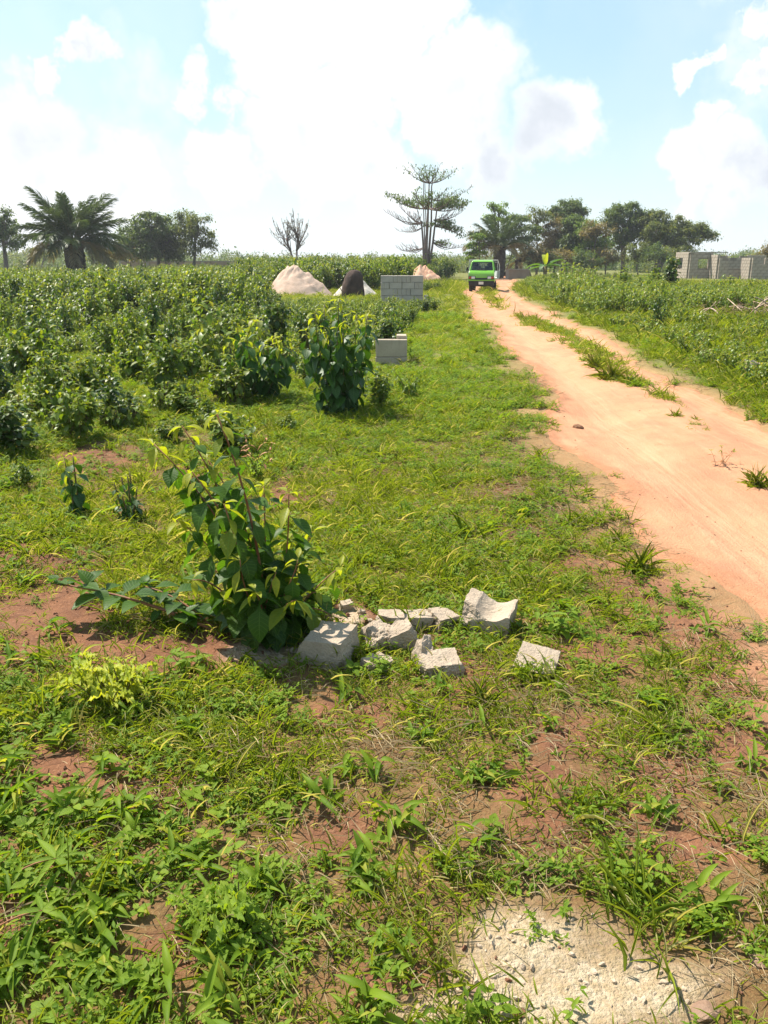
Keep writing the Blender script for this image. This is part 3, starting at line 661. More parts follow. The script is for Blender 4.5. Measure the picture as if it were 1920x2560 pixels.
# two columnar saplings in mid field and small ones
def column(px, py, top, wpx, seed, label, n=6, L=0.19, gap=0.085, name='columnar_sapling', group=None, young=0.08):
    b = on(G(px, py)); y = b.y; h = W(px, top, y).z - b.z; w = wpx / 2 * y / FPX; r = random.Random(seed); st = []
    for i in range(n):
        a = 6.283 * i / n + r.random(); rr = w * (0.55 + 0.35 * r.random()) if i else 0
        st.append(((math.cos(a) * rr, math.sin(a) * rr, h * (1.0 if i == 0 else r.uniform(0.72, 1.0))), (math.cos(a) * rr * .2, math.sin(a) * rr * .2, 0), 0.009))
    return leafy_plant(name, label, 'sapling', b, st, L, seed, group, gap, (-1.1, -0.25), young, start=0.1, sets=(LD, LY, LD))
column(850, 1032, 745, 205, 11, 'tallest dense columnar sapling with drooping shade-dark leaves near the low block corner', 12, 0.20, 0.065)
column(655, 1000, 805, 180, 12, 'shade-dark drooping-leaved columnar sapling with several yellow tips, next to the tallest one in the field', 12, 0.20, 0.07)
column(200, 1292, 1140, 70, 13, 'small single columnar sapling with drooping leaves on weedy soil', 3, 0.13, 0.055, 'young_sapling')
column(330, 1300, 1190, 110, 14, 'small loose young sapling with reddish stems behind the fallen branch', 6, 0.09, 0.045, 'young_sapling')
column(915, 985, 905, 60, 15, 'thin young sapling growing right beside the tallest columnar sapling', 2, 0.10, 0.09, 'young_sapling')
column(985, 845, 745, 50, 16, 'slim dark sapling standing just behind the low block corner', 2, 0.14, 0.09, 'young_sapling')
# low bush with narrow drooping leaves by the verge
B = on(G(1025, 995)); r = random.Random(4)
leafy_plant('low_bush', 'low dark bush of narrow drooping leaves on the verge by the low block corner', 'bush', B,
    [((math.cos(a) * q, math.sin(a) * q, z), (0, 0, 0.05), 0.005) for a, q, z in [(i * 0.9, r.uniform(.1, .24), r.uniform(.2, .33)) for i in range(7)]], 0.12, 21, gap=0.045, el=(-0.9, 0.3), young=0.05, sets=(LN, LN, LN))
# seedling with rust coloured shoots
B = on(G(640, 1185)); r = random.Random(5)
leafy_plant('rust_tipped_weed', 'bushy weed with rust coloured shoots behind the large sapling', 'weed', B,
    [((math.cos(a) * q, math.sin(a) * q, z), (0, 0, 0.03), 0.004) for a, q, z in [(i * 1.1, r.uniform(.05, .2), r.uniform(.15, .32)) for i in range(6)]], 0.075, 22, gap=0.045, el=(-0.7, 0.5), young=0.25, sets=(LWG, LR, LWG))
# yellow variegated plant
B = on(G(285, 1775)); r = random.Random(6)
leafy_plant('yellow_leaf_plant', 'bright yellow variegated plant with crinkled leaves low over red soil', 'plant', B,
    [((math.cos(a) * q, math.sin(a) * q * .8, z), (0, 0, 0.04), 0.003) for a, q, z in [(i * 0.87, r.uniform(.05, .20), r.uniform(.08, .22)) for i in range(12)]], 0.095, 23, gap=0.06, el=(-0.5, 0.5), young=0.0, sets=(LV, LV, LV), start=0.45)
# wavy green weed
B = on(G(575, 2330)); r = random.Random(8)
leafy_plant('wavy_leaf_weed', 'glossy yellow-green weed with wavy leaves among toothed seedlings', 'weed', B,
    [((math.cos(a) * q - 0.01, math.sin(a) * q, z), (0, 0, 0.03), 0.003) for a, q, z in [(i * 1.05, r.uniform(.05, .12), r.uniform(.08, .16)) for i in range(6)]], 0.085, 24, gap=0.055, el=(-0.6, 0.4), young=0.0, sets=(LWG, LWG, LWG), start=0.35)
# toothed weeds beside the rubble and near the grit
for (px, py), lab, sd, q0, z0, LL in [((1385, 1590), 'toothed green weed growing between the saddle-shaped block chunk and the tilted flat slab', 25, .12, .12, .075), ((1590, 2210), 'pale green toothed weed at the edge of the pale grit', 26, .07, .08, .06),
                                      ((1210, 2560), 'toothed weed rooted in the pale grit', 27, .05, .06, .06), ((940, 1690), 'small toothed weed growing among the block chunks', 28, .06, .09, .05), ((470, 1690), 'strap-leaved weed clump at the end of the fallen branch', 29, .1, .1, .08)]:
    B = on(G(px, py)); r = random.Random(sd)
    leafy_plant('toothed_weed', lab, 'weed', B, [((math.cos(a) * q, math.sin(a) * q, z), (0, 0, 0.02), 0.0025) for a, q, z in [(i * 1.25, r.uniform(.3, 1) * q0, r.uniform(.5, 1) * z0) for i in range(5)]], LL, sd, gap=0.04, el=(-0.4, 0.5), young=0.0, sets=(LWP, LWP, LWP), start=0.4)
# cassava shoots: star of narrow leaflets on a red stalk
LC = leaf_meshes('leaflet', lance, 0.20, M['weedv'], 3, n=8, petiole=0.0, droops=(0.3, 0.5, 0.2), fold=0.3)
for px, py, lab, L, rot0 in [(140, 2150, 'cassava leaf of six narrow leaflets whose red stalk runs along bare soil', 0.105, 0.3), (105, 2275, 'cassava leaf of five wide-spread leaflets with a short red stalk', 0.085, 0.9)]:
    c = W(px, py, G(px, py + 60).y); g = hz1(c.x, c.y); root = empty('cassava_shoot', (c.x, c.y, g), lab, 'plant')
    hgt_c = 0.07; mb = MB(); add_tube(mb, curve3((-0.16, -0.02, -0.01), (0, 0, hgt_c), (0, 0, 0.02), 7), [.0022] * 7, 6); mb.build('stalk', M['stem_red'], root)
    nl = 6 if L > .1 else 5
    for i in range(nl):
        a = rot0 + i * 6.283 / nl; o = put_leaf(root, LC[i % 3], (0, 0, hgt_c), (math.cos(a), math.sin(a), 0.12), L * (0.8 + 0.25 * ((i * 7) % 3) / 2)); o.name = 'leaflet'
# tall spiky grass clumps along the track edge
def clump(px, py, label, h, n, seed, name='grass_clump'):
    b = on(G(px, py), -0.005); r = np.random.default_rng(seed); mb = MB()
    for k in range(4):
        tp = leaf_tpl(6, blade, 0.2 + 0.45 * k, 0.4); m = n // 4
        pos = np.concatenate([r.normal(0, h * .16, (m, 2)), np.zeros((m, 1)) - .01], 1)
        add_leaves(mb, tp, pos, rdirs(r, m, 0.55, 1.5), UPZ, h * (0.4 + 0.75 * r.random(m)), 0.003 + 0.003 * r.random(m), (r.random(m) < .18) * r.random(m))
    o = mb.build(name, M['grass'], loc=b); tag(o, label, 'grass', 'grass clumps along the track'); return o
for px, py, lab, h, n, s in [(1595, 1415, 'spiky grass clump with tall stalks at the edge of the bare track', 0.20, 90, 1), (1545, 1340, 'wide low grass clump at the edge of the bare track', 0.13, 90, 2),
                             (1530, 945, 'tallest grass clump at the near end of the grass strip between the wheel ruts', 0.34, 130, 3), (1490, 920, 'dense grass clump within the grass strip between the wheel ruts', 0.28, 120, 4), (1575, 955, 'spreading grass clump ending the grass strip between the wheel ruts', 0.24, 110, 5),
                             (1690, 1035, 'flat grass patch in the middle of the sandy track', 0.12, 90, 6), (1900, 1200, 'grass clump at the far edge of the wide sandy bend', 0.2, 120, 7), (1740, 1040, 'thin small grass patch in the middle of the sandy track', 0.10, 50, 8), (1350, 1085, 'small dark grass clump on bare sand at the verge', 0.10, 60, 9),
                             (1200, 1760, 'grass clump with upright blades behind the trodden straw', 0.16, 60, 10), (1050, 1330, 'clump of wide grass blades on the grassy clearing', 0.13, 60, 11), (1160, 1340, 'tall thin grass blades standing above the clearing', 0.2, 24, 12)]:
    clump(px, py, lab, h, n, s)
# dried sprig on the track
B = on(G(1805, 1155), 0.004); r = random.Random(3)
leafy_plant('dried_sprig', 'little rust coloured sprig growing on the bare sandy track', 'sprig', B, [((math.cos(a) * .1, math.sin(a) * .1, r.uniform(.1, .2)), (0, 0, 0.02), 0.002) for a in (0.2, 1.4, 2.9, 4.1, 5.3)], 0.05, 31, gap=0.06, el=(-0.2, 0.6), young=0.0, sets=(LR, LWG, LR), start=0.4)

# ------------------------------------------------------------------ shrubs of the scrub field
def shrub_meshes(seed, h=1.2, ns=11, L=0.105, mat='shrub', spread=0.45, gap=0.055, yprob=0.12):
    r = np.random.default_rng(seed); st = MB(); fo = MB(); tps = [leaf_tpl(3, ovate, d, 0.4, 0.12) for d in (0.4, 0.8, 1.2)]
    P = []; D = []; Y = []; F = []
    def twig(a, b, sag, rad, f0, g):
        pts = curve3(a, b, sag, 7); add_tube(st, pts, np.linspace(rad, rad * 0.35, 7), 4, cap=False)
        ln = np.linalg.norm(np.diff(pts, axis=0), axis=1).sum(); n = max(2, int(ln * (1 - f0) / g)); az = r.random() * 6.28
        for i in range(n):
            f = f0 + (1 - f0) * (i + 1) / n; p = np.array([np.interp(f, np.linspace(0, 1, 7), pts[:, k]) for k in range(3)])
            for k in range(2):
                aa = az + k * 3.14 + r.normal(0, .3); e = r.uniform(-0.95, 0.35)
                P.append(p); D.append((math.cos(aa) * math.cos(e), math.sin(aa) * math.cos(e), math.sin(e))); F.append(f)
                Y.append(0.75 * r.random() if (f > 0.86 and r.random() < 0.55) else (0.3 * (r.random() < yprob)))
            az += 1.57
        return pts
    for s in range(ns):
        a = r.random() * 6.283; q = spread * h * math.sqrt(r.random()); H = h * (0.6 + 0.4 * r.random()) * (1 - 0.25 * (q / (spread * h))**2)
        tip = np.array([math.cos(a) * q, math.sin(a) * q, H]); pts = twig(np.array([r.normal(0, .04), r.normal(0, .04), -0.03]), tip, np.array([math.cos(a), math.sin(a), 0]) * q * 0.15, 0.007, 0.18, gap)
        for b in range(3):
            i = r.integers(2, 6); o = pts[i]; aa = r.random() * 6.28; l = h * r.uniform(0.14, 0.28)
            twig(o, o + np.array([math.cos(aa) * l * .75, math.sin(aa) * l * .75, l * .6]), (0, 0, 0), 0.004, 0.2, gap * 0.9)
    P = np.array(P); D = np.array(D); Y = np.array(Y); F = np.array(F); n = len(P); w = r.integers(0, 3, n)
    for k in range(3):
        m = w == k; LL = L * (0.6 + 0.65 * r.random(m.sum())) * (1 - 0.35 * sstep(F[m], 0.75, 1))
        add_leaves(fo, tps[k], P[m], D[m], UPZ, LL, LL * (0.52 + .12 * r.random(m.sum())), Y[m])
    return st, fo
SH = []
for i in range(8):
    st, fo = shrub_meshes(600 + i, 1.2, 8 + i % 4, 0.125 + 0.012 * (i % 4), gap=0.078, spread=0.27)
    SH.append((st.mesh('stems', M['stem']), fo.mesh('foliage', M['shrubd' if i % 3 == 1 else 'shrub'])))
M['bushlight'] = leaf_mat('light_bush_leaf', (0.070, 0.140, 0.018), (0.190, 0.255, 0.032), (0.34, 0.30, 0.08), 0.45, 0.42, 0.4)
SR = []
for i in range(6):
    st, fo = shrub_meshes(650 + i, 1.0, 10, 0.11 + 0.02 * (i % 3), 'bushlight', 0.6, 0.08, 0.3)
    SR.append((st.mesh('stems', M['stem']), fo.mesh('foliage', M['bushlight'])))
def put_shrub(x, y, h, var, name, label, cat, group, rz, squash=1.0, base_h=1.2):
    s = h / base_h; o = empty(name, (x, y, hz1(x, y)), label, cat, group, rz); o.scale = (s * squash, s * squash, s)
    obj('stems', var[0], o); f = obj('foliage', var[1], o); f['kind'] = 'stuff'; return o
def top_limit(x, y):
    px, _ = pix(np.array([x]), np.array([y])); px = px[0]
    lim = np.interp(px, [-500, 0, 250, 520, 640, 690, 1060, 1100, 1170, 1280, 1420, 1620, 1660, 1900, 2400], [668, 664, 662, 655, 668, 738, 742, 700, 655, 690, 672, 680, 694, 702, 700])
    return CAM_H - (lim - 650) * y / FPX
def shrub_label(x, y, h, vi):
    size = 'knee high' if h < 0.55 else ('waist high' if h < 1.0 else 'chest high'); tone = ('dark green' if vi % 3 == 1 else 'mid green') if vi < 8 else 'pale yellow-green'
    marks = [(-3.8, 38, 'near the pinkish sand heap'), (0.7, 29, 'near the loose block stack'), (-1.0, 10.5, 'close behind the columnar saplings'), (0.1, 14, 'near the low block corner'), (-8, 22, 'in the middle of the scrub thicket'), (-6, 12, 'at the near edge of the scrub thicket'), (-14, 27, 'on the side of the thicket towards the oil palm'), (-3, 20, 'in the scrub between the saplings and the sand heap')]
    m = min(marks, key=lambda q: (q[0] - x)**2 + ((q[1] - y) * .8)**2); return size + ' ' + tone + ' shrub ' + m[2]
def bush_label(x, y, h, vi, off):
    size = 'ankle high' if h < 0.3 else ('knee high' if h < 0.6 else 'waist high'); tone = 'mid green' if vi == 6 else 'pale green'
    m = 'beside the dead branch heap' if (x - 9.7)**2 + (y - 21)**2 < 9 else ('along the grassy edge of the track' if off < 2.2 else ('in the weeds towards the block house' if y > 18 else 'in the weeds across the track by the white stone'))
    return size + ' ' + tone + ' bush ' + m
SITES = []
KEEP = [(-3.8, 41.3, 1.7), (-1.5, 39, 1.6), (0.7, 30.7, 1.2), (0.13, 13.1, 0.75), (3.4, 66, 2.5), (-0.49, 8.8, 0.9), (-1.5, 9.7, 1.0), (9.7, 21, 1.9)]
def try_site(x, y, sp):
    for a, b, c in KEEP:
        if (x - a)**2 + (y - b)**2 < c * c: return False
    for q in SITES:
        if (x - q[0])**2 + (y - q[1])**2 < (sp * 0.5 + q[2] * 0.5)**2: return False
    SITES.append((x, y, sp)); return True
rs = random.Random(99)
# hand placed ones at the near edge of the field
near = [(400, 1010, 840, 'wide leafy shrub'), (190, 1100, 945, 'shrub'), (100, 965, 800, 'shrub'), (35, 960, 860, 'shrub'), (330, 1050, 985, 'shrub'), (20, 1130, 1010, 'shrub'), (770, 960, 880, 's'), (560, 1010, 905, 's'), (470, 1040, 960, 's'), (250, 1000, 880, 's'), (950, 1020, 930, 's'), (10, 1010, 900, 's'), (580, 1120, 1010, 's'), (60, 1210, 1140, 's'), (120, 1045, 905, 's'), (285, 1070, 960, 's'), (330, 960, 850, 's'), (520, 1065, 985, 's'), (720, 1075, 1030, 's'), (430, 1100, 1035, 's'), (-40, 1060, 930, 's'), (480, 960, 850, 's'), (150, 1000, 860, 's')]
NL = ['wide leafy shrub at the near edge of the scrub field', 'rounded pale leafy shrub standing alone on red soil', 'tall dark shrub with drooping leaves beside a bare earth gap', 'low yellow-topped shrub beside the bare earth gap', 'tiny shrub in front of the wide leafy shrub', 'ragged shrub over brown soil', 'shrub half hidden behind the tallest columnar sapling', 'low shrub between the wide leafy shrub and the columnar saplings', 'pale glossy low shrub in front of the columnar saplings', 'upright shrub behind the rounded pale leafy one', 'sprawling low bush at the foot of the tallest columnar sapling', 'leafy shrub next to the low yellow-topped shrub', 'low yellow-tipped bush behind the large sapling top', 'low weedy bush on damp brown soil', 'full dark shrub between the rounded pale shrub and the bare earth gap', 'loose mid-sized shrub beside the rounded pale shrub', 'tall shrub behind the wide leafy shrub', 'low bushy shrub in front of the second columnar sapling', 'little leafy bush between the two columnar saplings', 'scrappy little bush behind the top of the large sapling', 'shrub at the far end of the near row by the ragged one', 'slim upright shrub behind the second columnar sapling', 'bushy dark shrub behind the full dark one']
for (px, py, top, _), lab in zip(near, NL):
    g = G(px, py); h = W(px, top, g.y).z; SITES.append((g.x, g.y, 0.8))
    put_shrub(g.x, g.y, h * 1.22, SH[rs.randrange(8)], 'shrub', lab, 'shrub', 'shrubs of the scrub field', rs.random() * 6.28, 1.15 if h > .5 else 1.6)
for px, top, yy in [(955, 742, 27.5), (985, 736, 28.2), (1010, 744, 27.0), (1040, 738, 28.4), (1070, 728, 28.6), (1085, 735, 27.6), (930, 740, 27.2), (1020, 752, 25.6), (1060, 750, 25.8)]:
    g = W(px, 770, yy); put_shrub(g.x, g.y, W(px, top, yy).z * 1.1, SH[rs.randrange(8)], 'shrub', 'knee high shrub growing against the front of the loose block stack', 'shrub', 'shrubs in front of the block stack', rs.random() * 6.28, 1.5)
for px, py, top, sq, lab in [(215, 745, 668, .6, 'narrow dark shrub rising above the thicket towards the oil palm'), (360, 735, 655, .6, 'narrow dark shrub poking out of the thicket below the rounded dense tree'), (40, 800, 690, .8, 'tall dark shrub rising over the thicket edge'), (120, 790, 700, .7, 'dark upright shrub standing out of the thicket below the oil palm'), (330, 850, 770, .8, 'dark bushy shrub standing out of the mid thicket'), (470, 820, 735, .7, 'dark upright shrub standing out in front of the airy tree'), (600, 830, 745, .7, 'dark upright shrub standing out below the leafless tree'), (560, 760, 690, .6, 'narrow dark shrub between the airy tree and the pinkish sand heap'), (250, 880, 790, .9, 'full dark shrub standing out of the near thicket')]:
    g = G(px, py); h = W(px, top, g.y).z; SITES.append((g.x, g.y, 0.6)); put_shrub(g.x, g.y, h * 1.12, SH[(1, 4, 7)[rs.randrange(3)]], 'shrub', lab, 'shrub', 'shrubs of the scrub field', rs.random() * 6.28, sq)
for px, yy, top, v, sq, lab in [(1668, 40, 642, 7, 1.2, 'big dark bush at the corner of the unfinished block house'), (1640, 38, 655, 3, 1.2, 'dark bush next to the big one at the block house corner'), (1800, 36, 688, 10, 1.4, 'pale glossy rounded bush in front of the block house'), (1425, 42, 655, 9, 1.2, 'leafy bush below the banana plant'), (1560, 40, 662, 5, 1.3, 'broad bush below the big ragged dark tree'), (1480, 36, 668, 11, 1.2, 'pale bush below the light green tree'), (1650, 19, 745, 1, 1.1, 'dark bush standing alone in the weeds across the track'), (1560, 24, 715, 8, 1.3, 'pale spreading bush in the middle of the weeds across the track'), (1720, 26, 712, 3, 1.3, 'dark low bush near the dead branch heap'), (1400, 30, 695, 5, 1.1, 'bush at the track edge nearest the parked truck'), (1880, 40, 690, 13, 1.2, 'bush hiding the far end of the block house')]:
    g = W(px, 700, yy); h = W(px, top, yy).z; SITES.append((g.x, g.y, 0.8)); put_shrub(g.x, g.y, h * 1.1, (SH + SR)[v], 'bush', lab, 'bush', 'bushes between the track and the block house', rs.random() * 6.28, sq, 1.2 if v < 8 else 1.0)
cnt = 0
for k in range(6000):
    y = 9.5 + 19 * rs.random()**0.8; xb = np.interp(y, XBy, XBx); x = xb - rs.random() * (xb + 0.62 * y + 1.5)
    px_s = pix(np.array([x]), np.array([y]))[0][0]
    if y < 13 and px_s > -50 and (rs.random() < 0.80 or y < 10.6): continue
    if y < 14.5 and 860 < px_s < 1080: continue
    lim = top_limit(x, y); h = min(rs.uniform(0.6, 1.6), lim * rs.uniform(0.70, 1.06))
    if h < 0.3: continue
    if not try_site(x, y, (1.12 if y < 18 else 0.85) * (0.5 + 0.45 * h)): continue
    vi = rs.randrange(11); put_shrub(x, y, h, (SH + SR[:3])[vi], 'shrub', shrub_label(x, y, h, vi), 'shrub', 'shrubs of the scrub field', rs.random() * 6.28, min(1.5, rs.uniform(0.85, 1.15) * (1.0 if h > .7 else 1.3)))
    cnt += 1
    if cnt >= 250: break
# right of the track: lower lighter bushes
cnt2 = 0; SITES2 = SITES
for k in range(3000):
    y = 9 + 18 * rs.random(); a, b = roadx(y); x = b + 0.75 + rs.random() * (0.62 * y + 1 - b)
    if x < b + 0.6: continue
    off = x - b; h = min(top_limit(x, y) * 0.95, 0.85 * (0.3 + 0.7 * rs.random()**2) * (0.5 + 0.18 * min(off, 4)))
    if off < 1.8 and rs.random() < 0.7: continue
    pxr = pix(np.array([x]), np.array([y]))[0][0]
    if pxr > 1760 and y < 22: h = min(h, 1.6 - 155 * y / FPX)
    if h < 0.16 or not try_site(x, y, 0.75 * (0.5 + 0.6 * h)): continue
    vi = rs.randrange(9); put_shrub(x, y, h, (SR + SH[:1] + SR[:2])[vi], 'bush', bush_label(x, y, h, vi, off), 'bush', 'bushes between the track and the block house', rs.random() * 6.28, 1.25, 1.0)
    cnt2 += 1
    if cnt2 >= 140: break
# the far thicket: one mass
SJ = []
def joined(seed, mat, h, sprd, L):
    st, fo = shrub_meshes(seed, h, 12, L, mat, sprd, 0.085, 0.2)
    o = MB(); off = 0
    for b, mi in ((st, 0), (fo, 1)):
        for v, yg, uv in zip(b.v, b.yg, b.uv): pass
    V = np.concatenate(st.v + fo.v); n1 = st.n; o.v = [V]; o.n = len(V); o.uv = [np.concatenate(st.uv + fo.uv)]; o.yg = [np.concatenate(st.yg + fo.yg)]
    qs = np.concatenate(st.q); qf = np.concatenate(fo.q) + n1; o.q = [qs, qf]; o.qm = [np.zeros(len(qs)), np.ones(len(qf))]
    return o.mesh('thicket_piece', [M['stem'], M[mat]])
for i in range(5): SJ.append(joined(700 + i, 'shrubd' if i % 2 else 'shrub', 1.2, 0.42, 0.15))
for i in range(5): SJ.append(joined(720 + i, 'bushlight', 1.2, 0.55, 0.14))
P = []; S_ = []; K_ = []
for k in range(9000):
    y = 24 + 76 * rs.random()**1.3; right = rs.random() < 0.42
    if right:
        a, b = roadx(y); x = b + 0.8 + rs.random() * (0.62 * y + 4 - b)
    else:
        xb = np.interp(y, XBy, XBx); x = xb - rs.random() * (xb + 0.62 * y + 3)
    if any((x - a)**2 + (y - b)**2 < c * c for a, b, c in KEEP): continue
    if 13.5 < x < 30 and 58 < y < 78: continue
    lim = top_limit(x, y) * (1 + 0.06 * rs.random()); h = min(rs.uniform(1.0, 1.7), lim * (rs.uniform(.4, 1.05) if right else rs.uniform(.7, 1.05)))
    px_ = pix(np.array([x]), np.array([y]))[0][0]
    if not right and y > 44 and 600 < px_ < 1170: h = rs.uniform(1.5, 2.15)
    if 1010 < px_ < 1125 and y < 63: h = min(h, CAM_H - 42 * y / FPX)
    if h < 0.17: continue
    if any((x - q[0])**2 + (y - q[1])**2 < 0.36 for q in P[-60:]): continue
    P.append((x, y, hz1(x, y))); S_.append(h / 1.2); K_.append(rs.randrange(5, 10) if (right or rs.random() < .35) else rs.randrange(0, 5))
    if len(P) > 3300: break
for k in range(2500):
    y = 21 + 16 * rs.random(); x = -6.5 + 7.6 * rs.random()
    if x > np.interp(y, XBy, XBx): continue
    if any((x - a)**2 + (y - b)**2 < (c * .8)**2 for a, b, c in KEEP): continue
    h = top_limit(x, y) * rs.uniform(.8, 1.25)
    if h < 0.12 or h > 0.95 or any((x - q[0])**2 + (y - q[1])**2 < 0.2 for q in P[-220:]): continue
    P.append((x, y, hz1(x, y))); S_.append(max(h, .22) / 1.2); K_.append(rs.randrange(0, 10))
rr = np.stack([np.zeros(len(P)), np.zeros(len(P)), rng.random(len(P)) * 6.28], 1)
scatter('far_thicket', SJ, np.array(P), rr, np.array(S_), np.array(K_), 'far mass of green scrub reaching to the horizon', 'scrub')
# weeds filling the ground between shrubs
p = sample([(8, 13, 1.0), (13, 28, 1.8)], -40, 38)
rdv = roadd(p[:, 0], p[:, 1]); xb = np.interp(p[:, 1], XBy, XBx)
keep = (p[:, 0] < xb - 0.1) | ((p[:, 0] > 4) & (rdv < -0.7))
p = p[keep]; n = len(p)
scatter('field_undergrowth', [joined(740 + i, 'bushlight', 0.32, 0.7, 0.075) for i in range(4)], xyz(p), rots(n, 0.05), 0.6 + 0.7 * rng.random(n), rng.integers(0, 4, n), 'knee high weeds filling the ground between the shrubs', 'weeds')
# ------------------------------------------------------------------ trees
TL = [leaf_tpl(2, ovate, d, 0.3) for d in (0.2, 0.8)]
def ell_pts(r, n, fill=0.35):
    d = unit(r.normal(size=(n, 3))); q = (fill + (1 - fill) * r.random(n)**0.6)[:, None]; return d * q
def tree(name, label, base, y, blob, mat, seed, trunk_r=0.16, fork=0.45, clumps=9, leaves=70, L=0.26, clump_r=0.45, flat=0.7, depth=1.0, group=None, yg=0.06, bark='bark', stems=1, fillf=0.35, cat='tree'):
    r = np.random.default_rng(seed); b = W(base[0], base[1], y); b.z = hz1(b.x, b.y) - 0.05
    root = empty(name, b, label, cat, group); tr = MB(); cr = MB(); sc_ = y / FPX
    tops = []
    cx = np.mean([q[0] for q in blob]); zmin = min(q[1] + q[3] for q in blob); zmean = np.mean([q[1] for q in blob])
    for s in range(stems):
        t = np.array(W(cx + (s - (stems - 1) / 2) * 14, zmean * (1 - fork) + (zmin) * fork, y) - b) + r.normal(0, .15, 3) * (1, 1, 0)
        pts = curve3((r.normal(0, .1) * (stems > 1), r.normal(0, .1) * (stems > 1), 0), t, r.normal(0, 0.12, 3) * (1, 1, 0), 8)
        rad = np.linspace(trunk_r * 1.15, trunk_r * 0.55, 8); rad[0] *= 1.35; add_tube(tr, pts, rad, 7); tops.append((pts, trunk_r * .55))
    for bx, by, rx, ry in blob:
        rx *= 1.15; ry *= 1.15
        c = np.array(W(bx, by, y) - b); c[1] += r.normal(0, 0.4) * rx * sc_ * depth; pts, tr_r = tops[r.integers(0, stems)]
        o = pts[r.integers(4, 8)]; mid = curve3(o, c, (0, 0, -0.15 * np.linalg.norm(c - o) + 0.1), 6); add_tube(tr, mid, np.linspace(tr_r * 0.75, 0.035, 6), 5, cap=False)
        e = np.array([rx * sc_, rx * sc_ * depth, ry * sc_]); n = max(5, int(clumps * 2.8 * (rx * ry / 1600.0)**0.6))
        for q in ell_pts(r, n, fillf) * e * 0.95:
            p = c + q; s0 = mid[r.integers(2, 6)]; add_tube(tr, curve3(s0, p, (0, 0, -0.1), 4), np.linspace(0.035, 0.010, 4), 4, cap=False)
            m = int(leaves * 1.35 * (0.6 + 0.8 * r.random())); cr_r = 1.1 * clump_r * (0.7 + 0.6 * r.random())
            P = p + r.normal(0, 0.5, (m, 3)) * cr_r * (1, 1, flat); w = r.random(m) < 0.5
            LL = 1.15 * L * (0.6 + 0.7 * r.random(m)); D = rdirs(r, m, -1.1, 0.5)
            for k in range(2):
                mk = w == k; add_leaves(cr, TL[k], P[mk], D[mk], UPZ, LL[mk], LL[mk] * 0.55, (r.random(mk.sum()) < yg) * r.random(mk.sum()))
    tr.build('trunk', M[bark], root); c = cr.build('crown', M[mat], root); c['kind'] = 'stuff'
    return root
GR = 'trees behind the scrub'
tree('broadleaf_tree', 'open-crowned tree standing beside the large oil palm', (12, 655), 72, [(-5, 545, 35, 30), (18, 560, 28, 30), (5, 590, 40, 25), (35, 605, 20, 14), (-35, 560, 40, 40)], 'tree_a', 31, 0.2, clumps=8, leaves=45, group=GR, L=0.24)
tree('broadleaf_tree', 'rounded dense green tree with brown undergrowth near the far wall', (400, 652), 80, [(395, 570, 45, 34), (350, 590, 40, 30), (425, 585, 45, 38), (370, 615, 50, 25), (420, 622, 40, 22)], 'tree_a', 32, 0.2, clumps=13, leaves=70, group=GR)
tree('broadleaf_tree', 'airy grey-green tree with gaps in its crown next to the rounded dense tree', (478, 652), 78, [(462, 545, 25, 22), (500, 565, 32, 30), (470, 585, 30, 28), (512, 600, 24, 26), (485, 620, 34, 18)], 'tree_b', 33, 0.14, clumps=8, leaves=45, group=GR, L=0.22)
tree('low_tree', 'low dark brown-leaved tree at the foot of the rounded dense tree', (330, 655), 84, [(320, 622, 40, 20), (355, 632, 30, 16), (290, 632, 22, 12)], 'tree_d', 34, 0.1, clumps=9, leaves=50, group=GR)
tree('low_tree', 'low hazy tree with thin crown behind the large oil palm', (100, 655), 105, [(85, 632, 20, 14), (115, 636, 25, 10), (140, 632, 15, 14)], 'tree_b', 35, 0.1, clumps=7, leaves=40, group=GR)
tree('low_tree', 'low round-topped tree between the oil palm and the brown-leaved tree', (268, 658), 100, [(265, 638, 25, 12), (245, 645, 25, 10), (290, 645, 25, 10)], 'tree_b', 36, 0.1, clumps=9, leaves=50, group=GR)
tree('slender_tree', 'slender tree with small yellow-green tufted crown above the upright palm', (1246, 668), 88, [(1252, 522, 30, 13), (1232, 515, 14, 8), (1240, 545, 26, 12), (1222, 552, 12, 6), (1262, 545, 16, 10)], 'tree_c', 37, 0.09, 0.7, clumps=9, leaves=30, L=0.24, clump_r=0.38, group=GR, flat=.4, fillf=.2)
tree('slender_tree', 'small tree with flat tiers of yellow-green leaves right behind the truck', (1192, 668), 76, [(1190, 612, 18, 7), (1198, 590, 10, 5), (1182, 630, 14, 6), (1200, 628, 14, 6), (1178, 645, 12, 4)], 'tree_c', 38, 0.05, 0.6, clumps=11, leaves=36, L=0.22, clump_r=0.3, group=GR, flat=.4)
tree('slender_tree', 'thin tree with sparse brownish crown beside the flat-tiered tree', (1196, 668), 80, [(1196, 580, 22, 8), (1180, 590, 12, 5), (1212, 600, 16, 14), (1215, 630, 18, 14)], 'tree_d', 39, 0.05, 0.6, clumps=8, leaves=18, L=0.18, group=GR)
tree('feathery_tree', 'leaning tree with dark feathery layered foliage between the palm and the tall clump', (1262, 668), 86, [(1290, 552, 24, 12), (1285, 578, 22, 8), (1315, 572, 24, 8), (1325, 592, 24, 8), (1300, 605, 22, 8), (1340, 580, 14, 8)], 'tree_a', 40, 0.08, 0.5, clumps=11, leaves=45, L=0.24, group=GR, flat=.4)
tree('slender_tree', 'straight thin-trunked tree with sparse crown left bare in places beside the tall clump', (1342, 668), 92, [(1335, 530, 20, 12), (1350, 545, 30, 14), (1360, 535, 20, 20), (1345, 570, 30, 14), (1325, 548, 18, 10)], 'tree_b', 41, 0.10, 0.7, clumps=8, leaves=26, L=0.22, group=GR)
